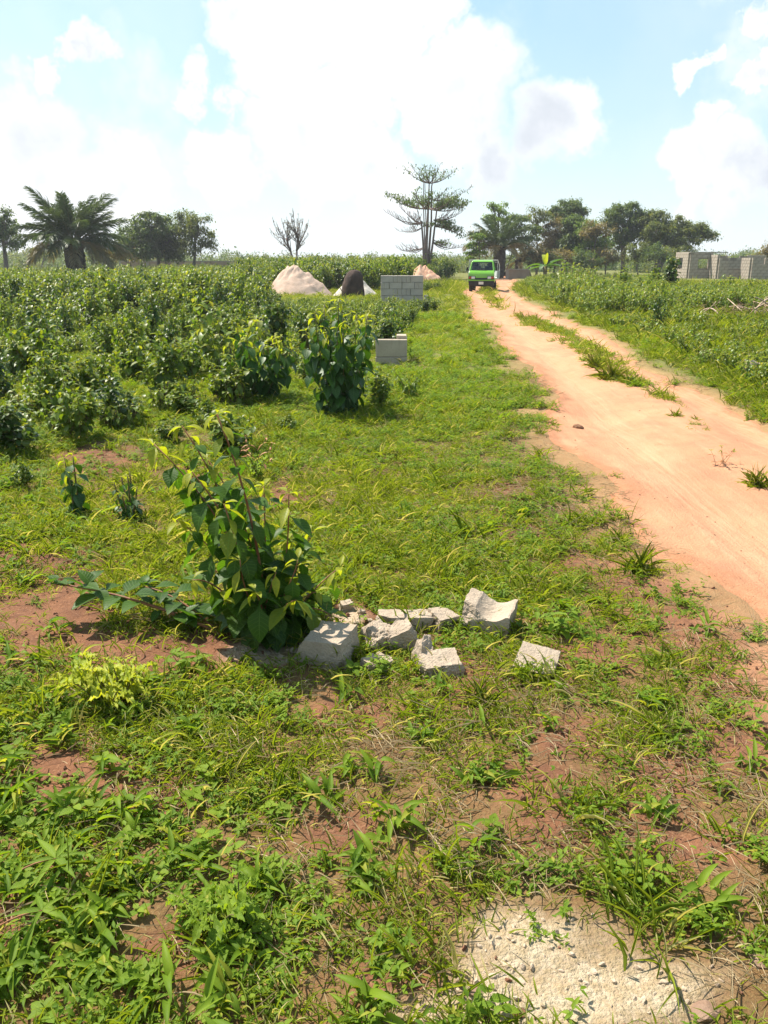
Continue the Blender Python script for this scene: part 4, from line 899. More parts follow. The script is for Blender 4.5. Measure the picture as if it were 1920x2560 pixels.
tree('broadleaf_tree', 'tall tree with domed grey-green top above the brown and dark green crowns', (1415, 668), 98, [(1425, 520, 34, 18), (1395, 535, 22, 18), (1445, 535, 22, 20), (1418, 545, 36, 18)], 'tree_a', 42, 0.2, 0.6, clumps=16, leaves=75, group=GR)
tree('brownish_tree', 'brown-leaved tree standing in front of the domed tall tree', (1385, 668), 92, [(1388, 580, 28, 28), (1372, 605, 24, 22), (1400, 610, 24, 26), (1385, 635, 30, 20)], 'tree_d', 43, 0.12, clumps=14, leaves=60, group=GR, L=0.22)
tree('broadleaf_tree', 'dark green dense tree between the brown tree and the light green one', (1432, 668), 90, [(1430, 560, 26, 22), (1440, 590, 28, 24), (1425, 615, 30, 24), (1445, 640, 32, 20)], 'tree_a', 44, 0.15, clumps=16, leaves=80, group=GR)
tree('broadleaf_tree', 'light green tree filling the gap of the clump', (1480, 668), 88, [(1475, 590, 28, 18), (1495, 610, 26, 20), (1470, 625, 32, 22), (1500, 640, 32, 18), (1470, 565, 24, 14)], 'tree_c', 45, 0.12, clumps=13, leaves=60, group=GR, L=0.23)
tree('broadleaf_tree', 'big dark tree with ragged top and visible trunks under its crown', (1558, 668), 95, [(1545, 530, 30, 18), (1575, 525, 26, 18), (1520, 545, 22, 18), (1600, 545, 26, 20), (1560, 565, 46, 24), (1590, 590, 40, 20), (1550, 600, 28, 18), (1620, 575, 22, 18)], 'tree_a', 46, 0.2, 0.55, clumps=13, leaves=65, group=GR, stems=2)
tree('broadleaf_tree', 'wide olive tree leaning over the unfinished block house', (1640, 668), 92, [(1650, 545, 34, 18), (1690, 560, 36, 22), (1640, 575, 34, 24), (1720, 580, 30, 18), (1670, 600, 44, 24), (1745, 575, 24, 14), (1625, 610, 30, 22), (1705, 610, 34, 18), (1770, 588, 16, 8)], 'tree_b', 47, 0.2, 0.55, clumps=13, leaves=65, group=GR, stems=2)
tree('low_tree', 'low dusty bush-like tree rising beyond the far end of the block house', (1925, 665), 82, [(1912, 630, 18, 14), (1935, 620, 25, 20), (1925, 645, 22, 12)], 'tree_d', 48, 0.08, clumps=8, leaves=30, group=GR, L=.2)

for i, (px, py, mt) in enumerate([(1330, 640, 'tree_d'), (1360, 655, 'tree_b'), (1405, 650, 'tree_d'), (1460, 655, 'tree_a'), (1515, 645, 'tree_d'), (1600, 640, 'tree_b'), (1640, 640, 'tree_a'), (1690, 640, 'tree_b'), (1490, 580, 'tree_d')]):
    tree('understorey_tree', 'low bushy tree in the undergrowth beneath the tall clump', (px, 672), 84 + i % 3, [(px, py - 14, 26, 16), (px - 16, py, 22, 12), (px + 18, py - 4, 22, 12)], mt, 150 + i, 0.07, clumps=8, leaves=45, L=0.22, group='undergrowth trees of the clump')
# --- branching without leaves
def bough(mb, a, b, rad, r, ntw=7, up=0.5, twl=0.3, sag=None, leaf=None, lm=None, sub=2):
    a = np.asarray(a, float); b = np.asarray(b, float); ln = np.linalg.norm(b - a)
    pts = curve3(a, b, (0, 0, -0.10 * ln) if sag is None else sag, 8) + r.normal(0, 0.012 * ln, (8, 3)) * np.linspace(0, 1, 8)[:, None]
    add_tube(mb, pts, np.linspace(rad, max(rad * 0.2, 0.008), 8), 5, cap=False); ends = [pts[-1]]
    d0 = unit(b - a)
    for i in range(ntw):
        f = 0.2 + 0.8 * (i + r.random()) / ntw; p = np.array([np.interp(f, np.linspace(0, 1, 8), pts[:, k]) for k in range(3)])
        s = np.cross(d0, UPZ) * r.uniform(-1, 1) + d0 * 0.6 + UPZ * r.uniform(0.3, 1) * up * 2; q = p + unit(s) * ln * twl * r.uniform(0.5, 1.1) * (1.15 - 0.5 * f)
        if sub > 0: ends += bough(mb, p, q, max(rad * 0.4 * (1.1 - f * .5), 0.012), r, 4, up, 0.45, (0, 0, -0.02), sub=sub - 1)
        else:
            add_tube(mb, curve3(p, q, (0, 0, 0), 3), [0.012, 0.01, 0.006], 3, cap=False); ends.append(q)
    return ends
def leafed(cr, ends, r, n, L, rad, flat=0.5, yg=0.05):
    for e in ends:
        m = r.poisson(n * (1.25 if n > 0.5 else 1))
        if m == 0: continue
        P = e + r.normal(0, rad, (m, 3)) * (1, 1, flat); LL = L * (0.6 + 0.7 * r.random(m)); add_leaves(cr, TL[1], P, rdirs(r, m, -1.2, 0.3), UPZ, LL, LL * 0.5, (r.random(m) < yg) * 0.6)
# bare forked tree
y = 72; r = np.random.default_rng(51); b = W(738, 655, y); b.z = hz1(b.x, b.y) - .05; root = empty('bare_tree', b, 'leafless forked tree with twiggy rounded crown against the pale sky', 'tree', GR)
tr = MB(); cr = MB()
def loc(px, py, dy=0.0): return np.array(W(px, py, y) - b) + (0, dy, 0)
base0 = np.array([0, 0, 0.0])
j1 = loc(728, 632); j2 = loc(742, 628)
add_tube(tr, curve3((-.05, 0, 0), j1, (0, 0, 0), 4), [.11, .1, .09, .08], 6); add_tube(tr, curve3((.1, 0, 0), j2, (0, 0, 0), 4), [.12, .11, .1, .09], 6)
for s, ex, ey, dy in [(j1, 715, 595, .3), (j2, 742, 580, -.2), (j2, 752, 600, .3)]:
    e = loc(ex, ey, dy); add_tube(tr, curve3(s, e, r.normal(0, .1, 3), 6), np.linspace(.08, .05, 6), 5)
    for k in range(6):
        a = r.uniform(0.35, 1.0) * math.pi * (1 if k % 2 else 1); t = e + np.array([r.uniform(-1.3, 1.0), r.uniform(-1, 1), r.uniform(0.3, 1.5)])
        ends = bough(tr, e + (np.array(s) - e) * 0.4 * r.random(), t, 0.045, r, 6, 0.5, 0.4, (0, 0, -.1), sub=2); leafed(cr, ends, r, 0.10, 0.12, 0.08)
for ex, ey in [(690, 575), (700, 610), (768, 570), (720, 552), (745, 545), (685, 558), (760, 610), (770, 590), (705, 560), (735, 540), (680, 590), (760, 555)]:
    ends = bough(tr, j1 if ex < 735 else j2, loc(ex, ey, r.uniform(-.8, .8)), 0.04, r, 7, 0.5, 0.35, (0, 0, .1), sub=2); leafed(cr, ends, r, 0.10, 0.12, 0.08)
tr.build('trunk', M['bark_red'], root); cr.build('crown', M['tree_d'], root)['kind'] = 'stuff'
# tall layered tree with several stems
y = 74; r = np.random.default_rng(52); b = W(1066, 672, y); b.z = hz1(b.x, b.y) - .05; root = empty('layered_tree', b, 'tall many-stemmed tree with flat leafy tiers and bare lower boughs behind the red sand heap', 'tree', GR)
tr = MB(); cr = MB(); cl = MB()
def stem(path, r0, r1):
    P = np.array([loc(a, c, d) for a, c, d in path]); t = np.linspace(0, 1, len(P)); u = np.linspace(0, 1, 14); P = np.stack([np.interp(u, t, P[:, k]) for k in range(3)], 1); add_tube(tr, P, np.linspace(r0, r1, 14), 7)
stem([(1066, 676, 0), (1066, 610, 0), (1069, 560, 0), (1070.5, 520, 0), (1073, 459, 0)], .17, .05)
stem([(1070, 676, .2), (1075, 600, .2), (1079, 550, .2), (1079, 469, .2), (1084, 440, .2), (1088, 414, .2)], .12, .015)
stem([(1060, 676, -.2), (1058, 610, -.2), (1054, 560, -.2), (1054, 552, -.2)], .12, .05)
stem([(1072, 676, .1), (1082, 610, .1), (1088, 560, .1), (1092, 525, .1), (1096, 512, .1)], .11, .04)
stem([(1064, 640, .4), (1061, 560, .5), (1059, 500, .5), (1060, 452, .5)], .06, .03); stem([(1067, 640, .5), (1066, 560, .6), (1064, 500, .6), (1063, 452, .6)], .05, .03)
def tier(start, tips, rad, ntw, n, L, cr_, lrad=0.22, sub=1, up=0.35, sag=None):
    for t in tips:
        dy = t[2] if len(t) > 2 else r.uniform(-1, 1)
        ends = bough(tr, start, loc(t[0], t[1], dy), rad, r, ntw, up, 0.28, sag, sub=sub)
        if n: leafed(cr_, ends, r, n, L, lrad, 0.35)
tier(loc(1073, 458), [(1014, 424, 0), (1138, 427, 0), (1052, 416, 1.5), (1095, 420, -1.8), (1030, 425, -2), (1115, 424, 2), (1073, 416, 0), (1060, 420, -1.5)], .06, 7, 1.6, .2, cr)
tier(loc(1070, 521), [(970, 489, 0), (1168, 512, 0), (1010, 494, 2), (1130, 497, -2), (1035, 490, -3), (1105, 490, 3), (990, 497, -1.5), (1150, 500, 2), (1070, 490, -3), (1050, 492, 3), (1120, 505, -3)], .07, 8, 3.6, .23, cr)
tier(loc(1095, 512), [(1165, 508, .5), (1140, 500, -1), (1120, 498, 1), (1130, 510, -2)], .05, 7, 3.2, .22, cr)
tier(loc(1079, 500), [(1172, 473, 0), (1140, 478, 1), (1115, 475, -1)], .045, 7, 1.0, .18, cr)
tier(loc(1054, 558), [(963, 528, 0), (1000, 512, 1), (985, 545, -2), (1020, 530, 2), (1040, 520, -2), (1030, 545, -3)], .06, 9, 0.05, .15, cr, up=0.55)
tier(loc(1084, 550), [(1160, 526, 0), (1140, 515, 1), (1130, 535, -2), (1150, 530, 2)], .05, 9, 0.05, .15, cr, up=0.5)
tier(loc(1054, 570), [(992, 575, 0), (1010, 578, 1.5), (1025, 568, -2)], .04, 8, 0.12, .15, cr, up=0.5)
tier(loc(1087, 566), [(1150, 588, 0), (1130, 572, 1), (1125, 560, -1), (1140, 575, -1.5), (1110, 555, 1.5), (1157, 592, .5)], .05, 8, 2.8, .22, cr, sag=(0, 0, .15))
tier(loc(1070, 560), [(1060, 556, 1), (1082, 560, -1)], .03, 5, 2.0, .2, cr)
for st0, tips in [((1060, 618), [(990, 621, 0), (1010, 612, 2), (1022, 630, -2), (1000, 625, -1.5)]), ((1083, 607), [(1155, 618, 0), (1130, 602, 2), (1125, 622, -2), (1160, 615, 1)]), ((1085, 600), [(1110, 605, .5), (1130, 612, -.5)])]:
    tier(loc(*st0), tips, .045, 8, 0.08, .15, cr, up=0.5)
tier(loc(1085, 606), [(1112, 600, 0), (1120, 608, 1)], .03, 5, 2.2, .2, cl)
tier(loc(1064, 655), [(1022, 645, 0), (1035, 640, 1), (1045, 650, -1)], .04, 6, 3.5, .25, cl)
tier(loc(1070, 635), [(1090, 640, 0), (1080, 632, 1)], .03, 5, 2.5, .2, cl)
tr.build('trunk', M['bark_red'], root); cr.build('crown', M['tree_a'], root)['kind'] = 'stuff'; cl.build('side_shoots', M['tree_c'], root)['kind'] = 'stuff'

# --- palms
def frond_mesh(seed, mat, droop, L=1.0, n=64, ll=0.21, yg=0.0, stalk=0.18, lw=0.017):
    r = np.random.default_rng(seed); mb = MB(); k = 14; pts = [(0, 0, 0.0)]
    for i in range(k): th = -droop * ((i + .5) / k)**1.5; pts.append((pts[-1][0] + math.cos(th) / k, 0, pts[-1][2] + math.sin(th) / k))
    pts = np.array(pts); add_tube(mb, pts, np.linspace(0.014, 0.003, k + 1), 4, yg=0.35)
    tp = leaf_tpl(3, blade, 0.7, 0.2); f = np.repeat(np.linspace(stalk, 1.0, n), 2); P = np.stack([np.interp(f, np.linspace(0, 1, k + 1), pts[:, j]) for j in range(3)], 1)
    tan = np.stack([np.interp(f, np.linspace(0, 1, k + 1), np.gradient(pts[:, j])) for j in range(3)], 1); tan = unit(tan)
    sg = np.tile([1, -1], n)[:, None]; D = tan * 0.75 + sg * np.array([[0, 1.0, 0]]) * r.uniform(0.5, 1, (2 * n, 1)) + UPZ * r.uniform(-0.55, 0.45, (2 * n, 1))
    LL = ll * (0.55 + 0.6 * np.sin(np.pi * (0.12 + 0.8 * (f - stalk) / (1 - stalk)))) * r.uniform(.8, 1.15, 2 * n)
    add_leaves(mb, tp, P, D, UPZ, LL, lw * r.uniform(.8, 1.5, 2 * n), yg * r.uniform(.6, 1, 2 * n) + 0.1 * r.random(2 * n)); return mb.mesh('frond', M[mat])
FG = [frond_mesh(i, 'palm', d) for i, d in enumerate((0.6, 0.95, 1.25))]; FD = [frond_mesh(10 + i, 'palm', d, yg=0.95) for i, d in enumerate((0.9, 1.3))]
def palm(name, label, base, y, crown_py, L, n, seed, tr_r, els=(-25, 82), dead=0.2, spread=1.0):
    r = random.Random(seed); b = W(base[0], base[1], y); b.z = hz1(b.x, b.y) - 0.05; root = empty(name, b, label, 'palm', GR); h = W(base[0], crown_py, y).z - b.z
    mb = MB(); zs = np.linspace(0, h + 0.25, 12); add_tube(mb, np.stack([0 * zs, 0 * zs, zs], 1), tr_r * (1.15 + 0.35 * np.sin(zs / h * 2.2) + 0.1 * np.random.default_rng(seed).random(12)), 10)
    for i in range(70):                                                # old frond bases
        z = h * r.random(); a = r.random() * 6.28; q = tr_r * 1.25; add_tube(mb, [(math.cos(a) * q, math.sin(a) * q, z), (math.cos(a) * (q + .18), math.sin(a) * (q + .18), z + .22)], [0.06, 0.035], 4)
    mb.build('trunk', M['palmbark'], root)
    for i in range(n):
        f = (i + 0.5) / n; e = R(els[1] + (els[0] - els[1]) * f**0.85 + r.uniform(-7, 7)); az = i * 2.39996 + r.uniform(-.2, .2)
        me = r.choice(FD) if (f > 1 - dead) else (FG[0] if f < .35 else r.choice(FG))
        o = obj('frond', me, root); o.location = (math.cos(az) * tr_r * .6, math.sin(az) * tr_r * .6, h + 0.1 - 0.35 * f); o.rotation_euler = (r.uniform(-.3, .3), -e, az); s = L * r.uniform(.85, 1.1) * (0.85 if f < .15 else 1); o.scale = (s, s, s)
    return root
palm('oil_palm', 'large oil palm with thick dark trunk and arching fronds above the scrub', (190, 668), 58, 604, 3.6, 62, 61, 0.42, (-2, 86), 0.2)
palm('upright_palm', 'smaller palm with stiff upright fronds and dark trunk behind the truck', (1248, 672), 80, 620, 3.4, 34, 62, 0.36, (15, 84), 0.3)
palm('upright_palm', 'short dark palm partly hidden under the feathery tree', (1296, 672), 84, 650, 2.0, 16, 63, 0.18, (0, 80), 0.1)
# --- banana plant
y = 50; b = W(1362, 690, y); b.z = hz1(b.x, b.y); root = empty('banana_plant', b, 'banana plant with one yellow hanging leaf in front of the dark trees', 'plant')
M['banana'] = leaf_mat('banana_leaf', (0.05, 0.12, 0.02), (0.09, 0.17, 0.03), (0.42, 0.46, 0.03), 0.4, 0.45, 0.4)
mb = MB(); add_tube(mb, [(0, 0, -.05), (0.03, 0, .6), (0, 0, 1.2)], [.13, .11, .08], 8); mb.build('stem', M['stem'], root)
bl = [leaf_meshes('leaf', lambda t: 0.5 * math.sin(math.pi * min(1, t)**0.8)**0.5, 0.3, M['banana'], 3, n=10, yg=v, petiole=0.15, droops=(0.5, 1.2, 1.8)) for v in (0, 0.9)]
for a, e, L_, k in [(2.9, 0.5, 1.3, 0), (0.3, 0.6, 1.3, 0), (1.6, 1.3, 1.2, 1), (4.2, 0.7, 1.1, 0), (5.4, 0.3, 1.2, 0), (3.4, 0.1, 1.1, 0), (0.1, 0.15, 1.0, 0), (4.8, 1.45, 0.9, 1)]:
    put_leaf(root, bl[k][random.randrange(3)], (0, 0, 1.15), (math.cos(a) * math.cos(e), math.sin(a) * math.cos(e), math.sin(e)), L_)
# --- far woods closing the horizon
fw = []
for i in range(4):
    r = np.random.default_rng(800 + i); mb = MB()
    for c in range(26):
        p = np.array([r.normal(0, 1.6), r.normal(0, 1.6), abs(r.normal(0.9, 0.7))]); m = 46; P = p + r.normal(0, .45, (m, 3)); P[:, 2] = np.abs(P[:, 2]); LL = .4 * (0.6 + .7 * r.random(m)); add_leaves(mb, TL[1], P, rdirs(r, m, -1, .5), UPZ, LL, LL * .6, (r.random(m) < .1) * .6)
    fw.append(mb.mesh('far_wood_piece', M['tree_b' if i % 2 else 'tree_a']))
n = 620; yy = 108 + 130 * rng.random(n); xx = (rng.random(n) - .5) * 1.5 * yy
ppx, _ = pix(xx, yy); gap = (ppx > 600) & (ppx < 1170)
P = np.stack([xx, yy, hgt(xx, yy) - .1], 1); scatter('far_woods', fw, P, rots(n, 0.0), (0.55 + 0.6 * rng.random(n)) * np.where(gap, 0.75, 1.0) * (yy / 150), rng.integers(0, 4, n), 'low far-off woods along the horizon', 'woods')
# ------------------------------------------------------------------ concrete and stone
def concrete(name, c1, c2, stain=0.5, bump=0.5, sc=1.0):
    m, t, out = newmat(name); co = nd(t, 'ShaderNodeTexCoord').outputs['Object']; oi = nd(t, 'ShaderNodeObjectInfo')
    n1 = noise_n(t, co, 4 * sc, 5, 0.6); n2 = noise_n(t, co, 45 * sc, 5, 0.7)
    mp = nd(t, 'ShaderNodeMapping', inp={0: co}); mp.inputs['Scale'].default_value = (11, 11, 1.2); n3 = noise_n(t, mp.outputs[0], 1.0, 4, 0.6)
    c = mixc(t, maprange(t, n1, 0.3, 0.7), c1, c2); c = mixc(t, maprange(t, n2, 0.55, 0.75, 0, 0.6), c, tuple(a * 0.55 for a in c1))
    c = mixc(t, maprange(t, n3, 0.55, 0.8, 0, stain), c, tuple(a * 0.35 for a in c1))
    c = mixc(t, math_n(t, 'MULTIPLY', oi.outputs['Random'], 0.35), c, tuple(a * 0.7 for a in c2))
    b = nd(t, 'ShaderNodeBump', inp={'Height': math_n(t, 'ADD', n2, n1), 'Strength': bump, 'Distance': 0.012})
    p = nd(t, 'ShaderNodeBsdfPrincipled', inp={'Base Color': c, 'Roughness': 0.92, 'Specular IOR Level': 0.2, 'Normal': b.outputs[0]}); t.links.new(p.outputs[0], out.inputs[0]); return m
M['chunk'] = concrete('broken_block', (0.39, 0.305, 0.225), (0.48, 0.385, 0.29), 0.35, 0.9, 2.0)
M['block'] = concrete('sandcrete_block', (0.37, 0.33, 0.28), (0.46, 0.41, 0.35), 0.25, 0.4)
M['blockw'] = concrete('weathered_block', (0.36, 0.30, 0.23), (0.44, 0.37, 0.28), 0.85, 0.4)
M['house'] = concrete('house_block', (0.27, 0.235, 0.195), (0.38, 0.325, 0.265), 0.25, 0.3)
M['mortar'] = plain('mortar', (0.19, 0.155, 0.125), (0.24, 0.20, 0.165), 0.95, 10)
def chunk_mesh(dim, seed, planes=4, dent=None, rough=0.014, n=22, peak=None):
    import bmesh
    bm = bmesh.new(); bmesh.ops.create_cube(bm, size=1.0); bmesh.ops.subdivide_edges(bm, edges=bm.edges, cuts=n, use_grid_fill=True)
    r = random.Random(seed); D = Vector(dim); off = Vector((r.random() * 50, r.random() * 50, r.random() * 50)); pl = []
    for i in range(planes):
        nn = Vector((r.uniform(-1, 1), r.uniform(-1, 1), r.uniform(-0.3, 1))).normalized(); sup = abs(nn.x) * D.x / 2 + abs(nn.y) * D.y / 2 + abs(nn.z) * D.z / 2; pl.append((nn, sup * r.uniform(0.55, 0.85)))
    for v in bm.verts:
        c = Vector((v.co.x * D.x, v.co.y * D.y, v.co.z * D.z)); cut = 0
        for nn, dd in pl:
            q = c.dot(nn) - dd
            if q > 0: c -= nn * q; cut = 1
        if dent and c.z > 0:
            q = max(0, 1 - ((c.x - dent[0]) / dent[2])**2) ; c.z -= dent[1] * q * (c.z / (D.z / 2))
        nv = mnoise.noise(c * 14 + off) + 0.5 * mnoise.noise(c * 45 + off) + 0.35 * mnoise.noise(c * 130 + off); d = c.normalized(); c += d * nv * rough * (1.6 if cut else 0.7); v.co = c
    me = bpy.data.meshes.new('block_chunk'); bm.to_mesh(me); bm.free(); me.materials.append(M['chunk'])
    for p in me.polygons: p.use_smooth = False
    return me
def chunk(px, py, dim, seed, label, rot=(0, 0, 0), sink=0.3, **kw):
    dim = tuple(q * 1.0 for q in dim)
    g = G(px, py); zz = hz1(g.x, g.y); o = obj('block_chunk', chunk_mesh(dim, seed, **kw)); o.rotation_euler = rot; o.location = (g.x, g.y, zz + dim[2] * (0.5 - sink)); tag(o, label, 'rubble', 'broken block chunks in the grass'); return o
chunk(822, 1648, (0.20, 0.18, 0.16), 1, 'flat-topped broken block chunk with a square end face beside the sapling foot', (0.05, -0.06, -0.35), planes=2, rough=0.008)
chunk(945, 1618, (0.12, 0.12, 0.13), 2, 'grey knobbly block chunk leaning on a long slab', (0.2, 0.2, 0.5), planes=6)
chunk(1005, 1620, (0.12, 0.10, 0.15), 3, 'pointed pale block chunk leaning against the knobbly one', (0.1, -0.35, 0.2), planes=6)
chunk(1010, 1572, (0.24, 0.10, 0.10), 4, 'long low slab of broken block behind the knobbly chunk', (0.0, 0.06, 0.15), planes=4)
chunk(1107, 1568, (0.14, 0.14, 0.10), 5, 'small pale chunk with a flat sunlit top', (0.15, 0.05, 0.4), planes=5, rough=0.007)
chunk(1218, 1572, (0.22, 0.17, 0.17), 6, 'largest saddle-shaped block chunk with hollow top', (0.12, 0.12, -0.35), planes=1, dent=(0.02, 0.040, 0.075), rough=0.010)
chunk(1088, 1682, (0.20, 0.14, 0.08), 7, 'flat broken piece half sunk in grass in front of the pointed chunk', (0.2, -0.05, 0.2), planes=4)
chunk(1058, 1660, (0.06, 0.06, 0.16), 8, 'small upright splinter of block behind the half sunk flat piece', (0.1, 0.25, 0.5), planes=6, n=8)
chunk(1340, 1672, (0.16, 0.15, 0.07), 9, 'thin tilted square slab of block standing apart on the soil', (0.32, 0.1, -0.4), planes=1, rough=0.006)
chunk(862, 1525, (0.06, 0.05, 0.05), 10, 'fist-sized pale chunk in the grass behind the sapling', (0, 0, 0.4), planes=4, n=8)
chunk(950, 1668, (0.13, 0.10, 0.05), 12, 'thin dusty flake of block lying between the chunks', (0.1, 0.05, 0.7), planes=4)
for i, (px, py, s) in enumerate([(717, 1612, .05), (735, 1635, .04), (700, 1650, .035), (745, 1655, .03), (668, 1640, .03), (720, 1660, .025), (755, 1625, .03), (640, 1655, .025), (690, 1625, .025), (610, 1640, .02), (905, 1535, .035), (925, 1555, .03), (890, 1560, .03), (780, 1655, .03)]):
    g = G(px, py); me = pebble(60 + i, M['chunk'], s * 0.5); o = obj('rubble_stone', me, None, (g.x, g.y, hz1(g.x, g.y) + s * 0.15)); o.rotation_euler = (0, 0, i * 1.3)
    tag(o, 'small grey-white stone of the crushed rubble at the sapling foot' if px < 800 else 'small pale stone of the crumbled block behind the knobbly chunk', 'stone', 'small rubble stones')
o = chunk(1880, 925, (0.22, 0.2, 0.22), 21, 'white rounded stone in the grass along the track', (0.2, 0.1, 0.3), 0.15, planes=6); o.name = 'white_stone'; o['category'] = 'stone'; del o['group']
g = G(1420, 1058); o = obj('earth_clod', pebble(90, M['bit'], 0.05), None, (g.x + .1, g.y, hz1(g.x + .1, g.y) + .02)); tag(o, 'dark clod lying on the sandy track', 'clod')
M['wetstone'] = plain('brown_stone', (0.20, 0.12, 0.08), (0.27, 0.18, 0.12), 0.7, 12, 0.4)
for px, py, s, lab in [(1765, 2520, .035, 'flat brown stone half buried in the pale grit'), (1900, 2400, .03, 'brown stone in the grass next to the pale grit'), (1185, 2485, .02, 'small grey-violet stone at the rim of the pale grit')]:
    g = G(px, py); o = obj('flat_stone', pebble(95 + int(px), M['wetstone'], s), None, (g.x, g.y, hz1(g.x, g.y))); o.scale = (1, 1, .6); tag(o, lab, 'stone')

# ------------------------------------------------------------------ loose stack of blocks
def block_mesh(l, d, h, name='block', bev=0.006, mat='block', seed=0):
    import bmesh
    bm = bmesh.new(); bmesh.ops.create_cube(bm, size=1.0); r = random.Random(seed)
    for v in bm.verts: v.co = Vector((v.co.x * l, v.co.y * d, v.co.z * h)) + Vector((r.uniform(-1, 1), r.uniform(-1, 1), r.uniform(-.4, .4))) * 0.004
    bmesh.ops.bevel(bm, geom=bm.edges, offset=bev, segments=1, affect='EDGES')
    me = bpy.data.meshes.new(name); bm.to_mesh(me); bm.free(); me.materials.append(M[mat]); return me
bs = [block_mesh(0.438, 0.146, 0.219, 'concrete_block', seed=i) for i in range(4)]
SB = on(G(1005, 768)); SB.z -= 0.02; rb = random.Random(12); gz = min(hz1(SB.x + dx, SB.y + dy) for dx in (-.8, 0, .8) for dy in (-.1, .3)) - 0.01
rows = [[('h', 4), ('s', 1), ('h', 3)], [('s', 1), ('h', 2), ('s', 1), ('h', 2)], [('h', 2), ('s', 2), ('h', 2)], [('s', 1), ('h', 4), ('s', 1)], [('h', 2), ('s', 2), ('h', 2)], [('s', 1), ('h', 4), ('s', 1)]]
rows = rows[1:]; CO = ['lowest', 'second', 'third', 'fourth', 'top']
for ri, row in enumerate(rows):
    x = -0.76; z = gz + 0.1125 + ri * 0.2265
    for typ, k in row:
        for i in range(k):
            if typ == 's':
                for j in range(3):
                    o = obj('concrete_block', bs[rb.randrange(4)]); o.location = (SB.x + x + 0.226, SB.y + 0.075 + j * 0.151 + rb.uniform(-.004, .004) - (0.012 * rb.random() if j == 0 else 0), z); o.rotation_euler = (0, 0, rb.uniform(-.012, .012)); tag(o, 'grey concrete block laid lengthwise in the ' + CO[ri] + ' course of the loose stack', 'concrete block', 'blocks of the loose stack')
                x += 0.4515
            else:
                o = obj('concrete_block', bs[rb.randrange(4)]); o.location = (SB.x + x + 0.076, SB.y + 0.225 - 0.02 * rb.random(), z); o.rotation_euler = (0, 0, math.pi / 2 + rb.uniform(-.015, .015)); tag(o, 'grey concrete block laid end-on in the ' + CO[ri] + ' course of the loose stack', 'concrete block', 'blocks of the loose stack')
                x += 0.1515
for i in range(2):
    o = obj('concrete_block', bs[i]); o.location = (SB.x + 0.78 + 0.09 + 0.155 * i, SB.y + 0.25, gz + .1125); o.rotation_euler = (0, 0, math.pi / 2); tag(o, 'grey block standing on the ground against the end of the loose stack', 'concrete block', 'blocks at the end of the stack')
    if i == 0:
        o2 = obj('concrete_block', bs[3]); o2.location = (SB.x + 0.78 + 0.09, SB.y + .25, gz + .1125 + .2265); o2.rotation_euler = (0, 0, math.pi / 2); tag(o2, 'grey block laid second-high on the low step at the end of the stack', 'concrete block', 'blocks at the end of the stack')
# ------------------------------------------------------------------ low mortared block corner
cb = on(G(978, 912)); root = empty('block_corner', (cb.x, cb.y, cb.z - 0.14), 'low weathered corner of mortared blocks with dark streaks standing in the grass', 'block corner', rz=-0.03)
bw = [block_mesh(0.50, 0.15, 0.27, 'block', 0.008, 'blockw', 1), block_mesh(0.50, 0.15, 0.27, 'block', 0.008, 'blockw', 2), block_mesh(0.15, 0.44, 0.27, 'block', 0.008, 'blockw', 3)]
for i in range(2):
    o = obj('block', bw[i], root, (0, 0.075, 0.135 + i * 0.278)); o2 = obj('block', bw[2], root, (0.175, 0.15 + 0.225, 0.135 + i * 0.278))
o = obj('block', block_mesh(0.16, 0.30, 0.05, 'block', 0.006, 'blockw', 5), root, (0.16, 0.30, 0.27 * 2 + 0.036))
mb = MB(); add_box(mb, (-0.243, 0.006, 0.262), (0.243, 0.144, 0.285)); mb.build('mortar_bed', M['mortar'], root, smooth=False)

# ------------------------------------------------------------------ sand heaps, termite mound, stick
def heap(name, label, c, rad, h, seed, mat, peaks, cat='sand heap', rough=0.10, pw=1.0, n=52, k=34):
    r0 = random.Random(seed); V = []; q = []
    for i in range(k + 1):
        for j in range(n):
            a = 2 * math.pi * j / n; rr = rad * i / k; x, y = rr * math.cos(a), rr * math.sin(a); z = 0
            for qx, qy, qh, qr in peaks:
                d = math.hypot(x - qx, y - qy) / qr; d += 0.18 * mnoise.noise(Vector((math.cos(math.atan2(y - qy, x - qx)) * 2, math.sin(math.atan2(y - qy, x - qx)) * 2, seed))); z = max(z, qh * max(0, (1 - max(d, 0)**1.15)))
            z += h * rough * (mnoise.fractal(Vector((x * 2.2, y * 2.2, seed)), 1.0, 2.0, 4)) * min(1, z / h * 3)
            V.append((x, y, z - 0.04))
    for i in range(k):
        for j in range(n): q.append((i * n + j, i * n + (j + 1) % n, (i + 1) * n + (j + 1) % n, (i + 1) * n + j))
    mb = MB(); mb.add(V, q=q); o = mb.build(name, mat, loc=c); tag(o, label, cat); return o
M['sandw'] = plain('pinkish_sand', (0.40, 0.285, 0.215), (0.49, 0.36, 0.28), 0.95, 3, 1.0, bscale=9)
M['sandg'] = plain('grey_sand', (0.46, 0.40, 0.33), (0.54, 0.48, 0.41), 0.95, 3, 0.6, bscale=14)
M['sandr'] = plain('red_sand', (0.50, 0.27, 0.17), (0.58, 0.36, 0.25), 0.95, 2, 0.7, bscale=10)
M['termite'] = plain('dark_mound_earth', (0.035, 0.023, 0.018), (0.070, 0.042, 0.031), 0.95, 4, 0.9, bscale=9)
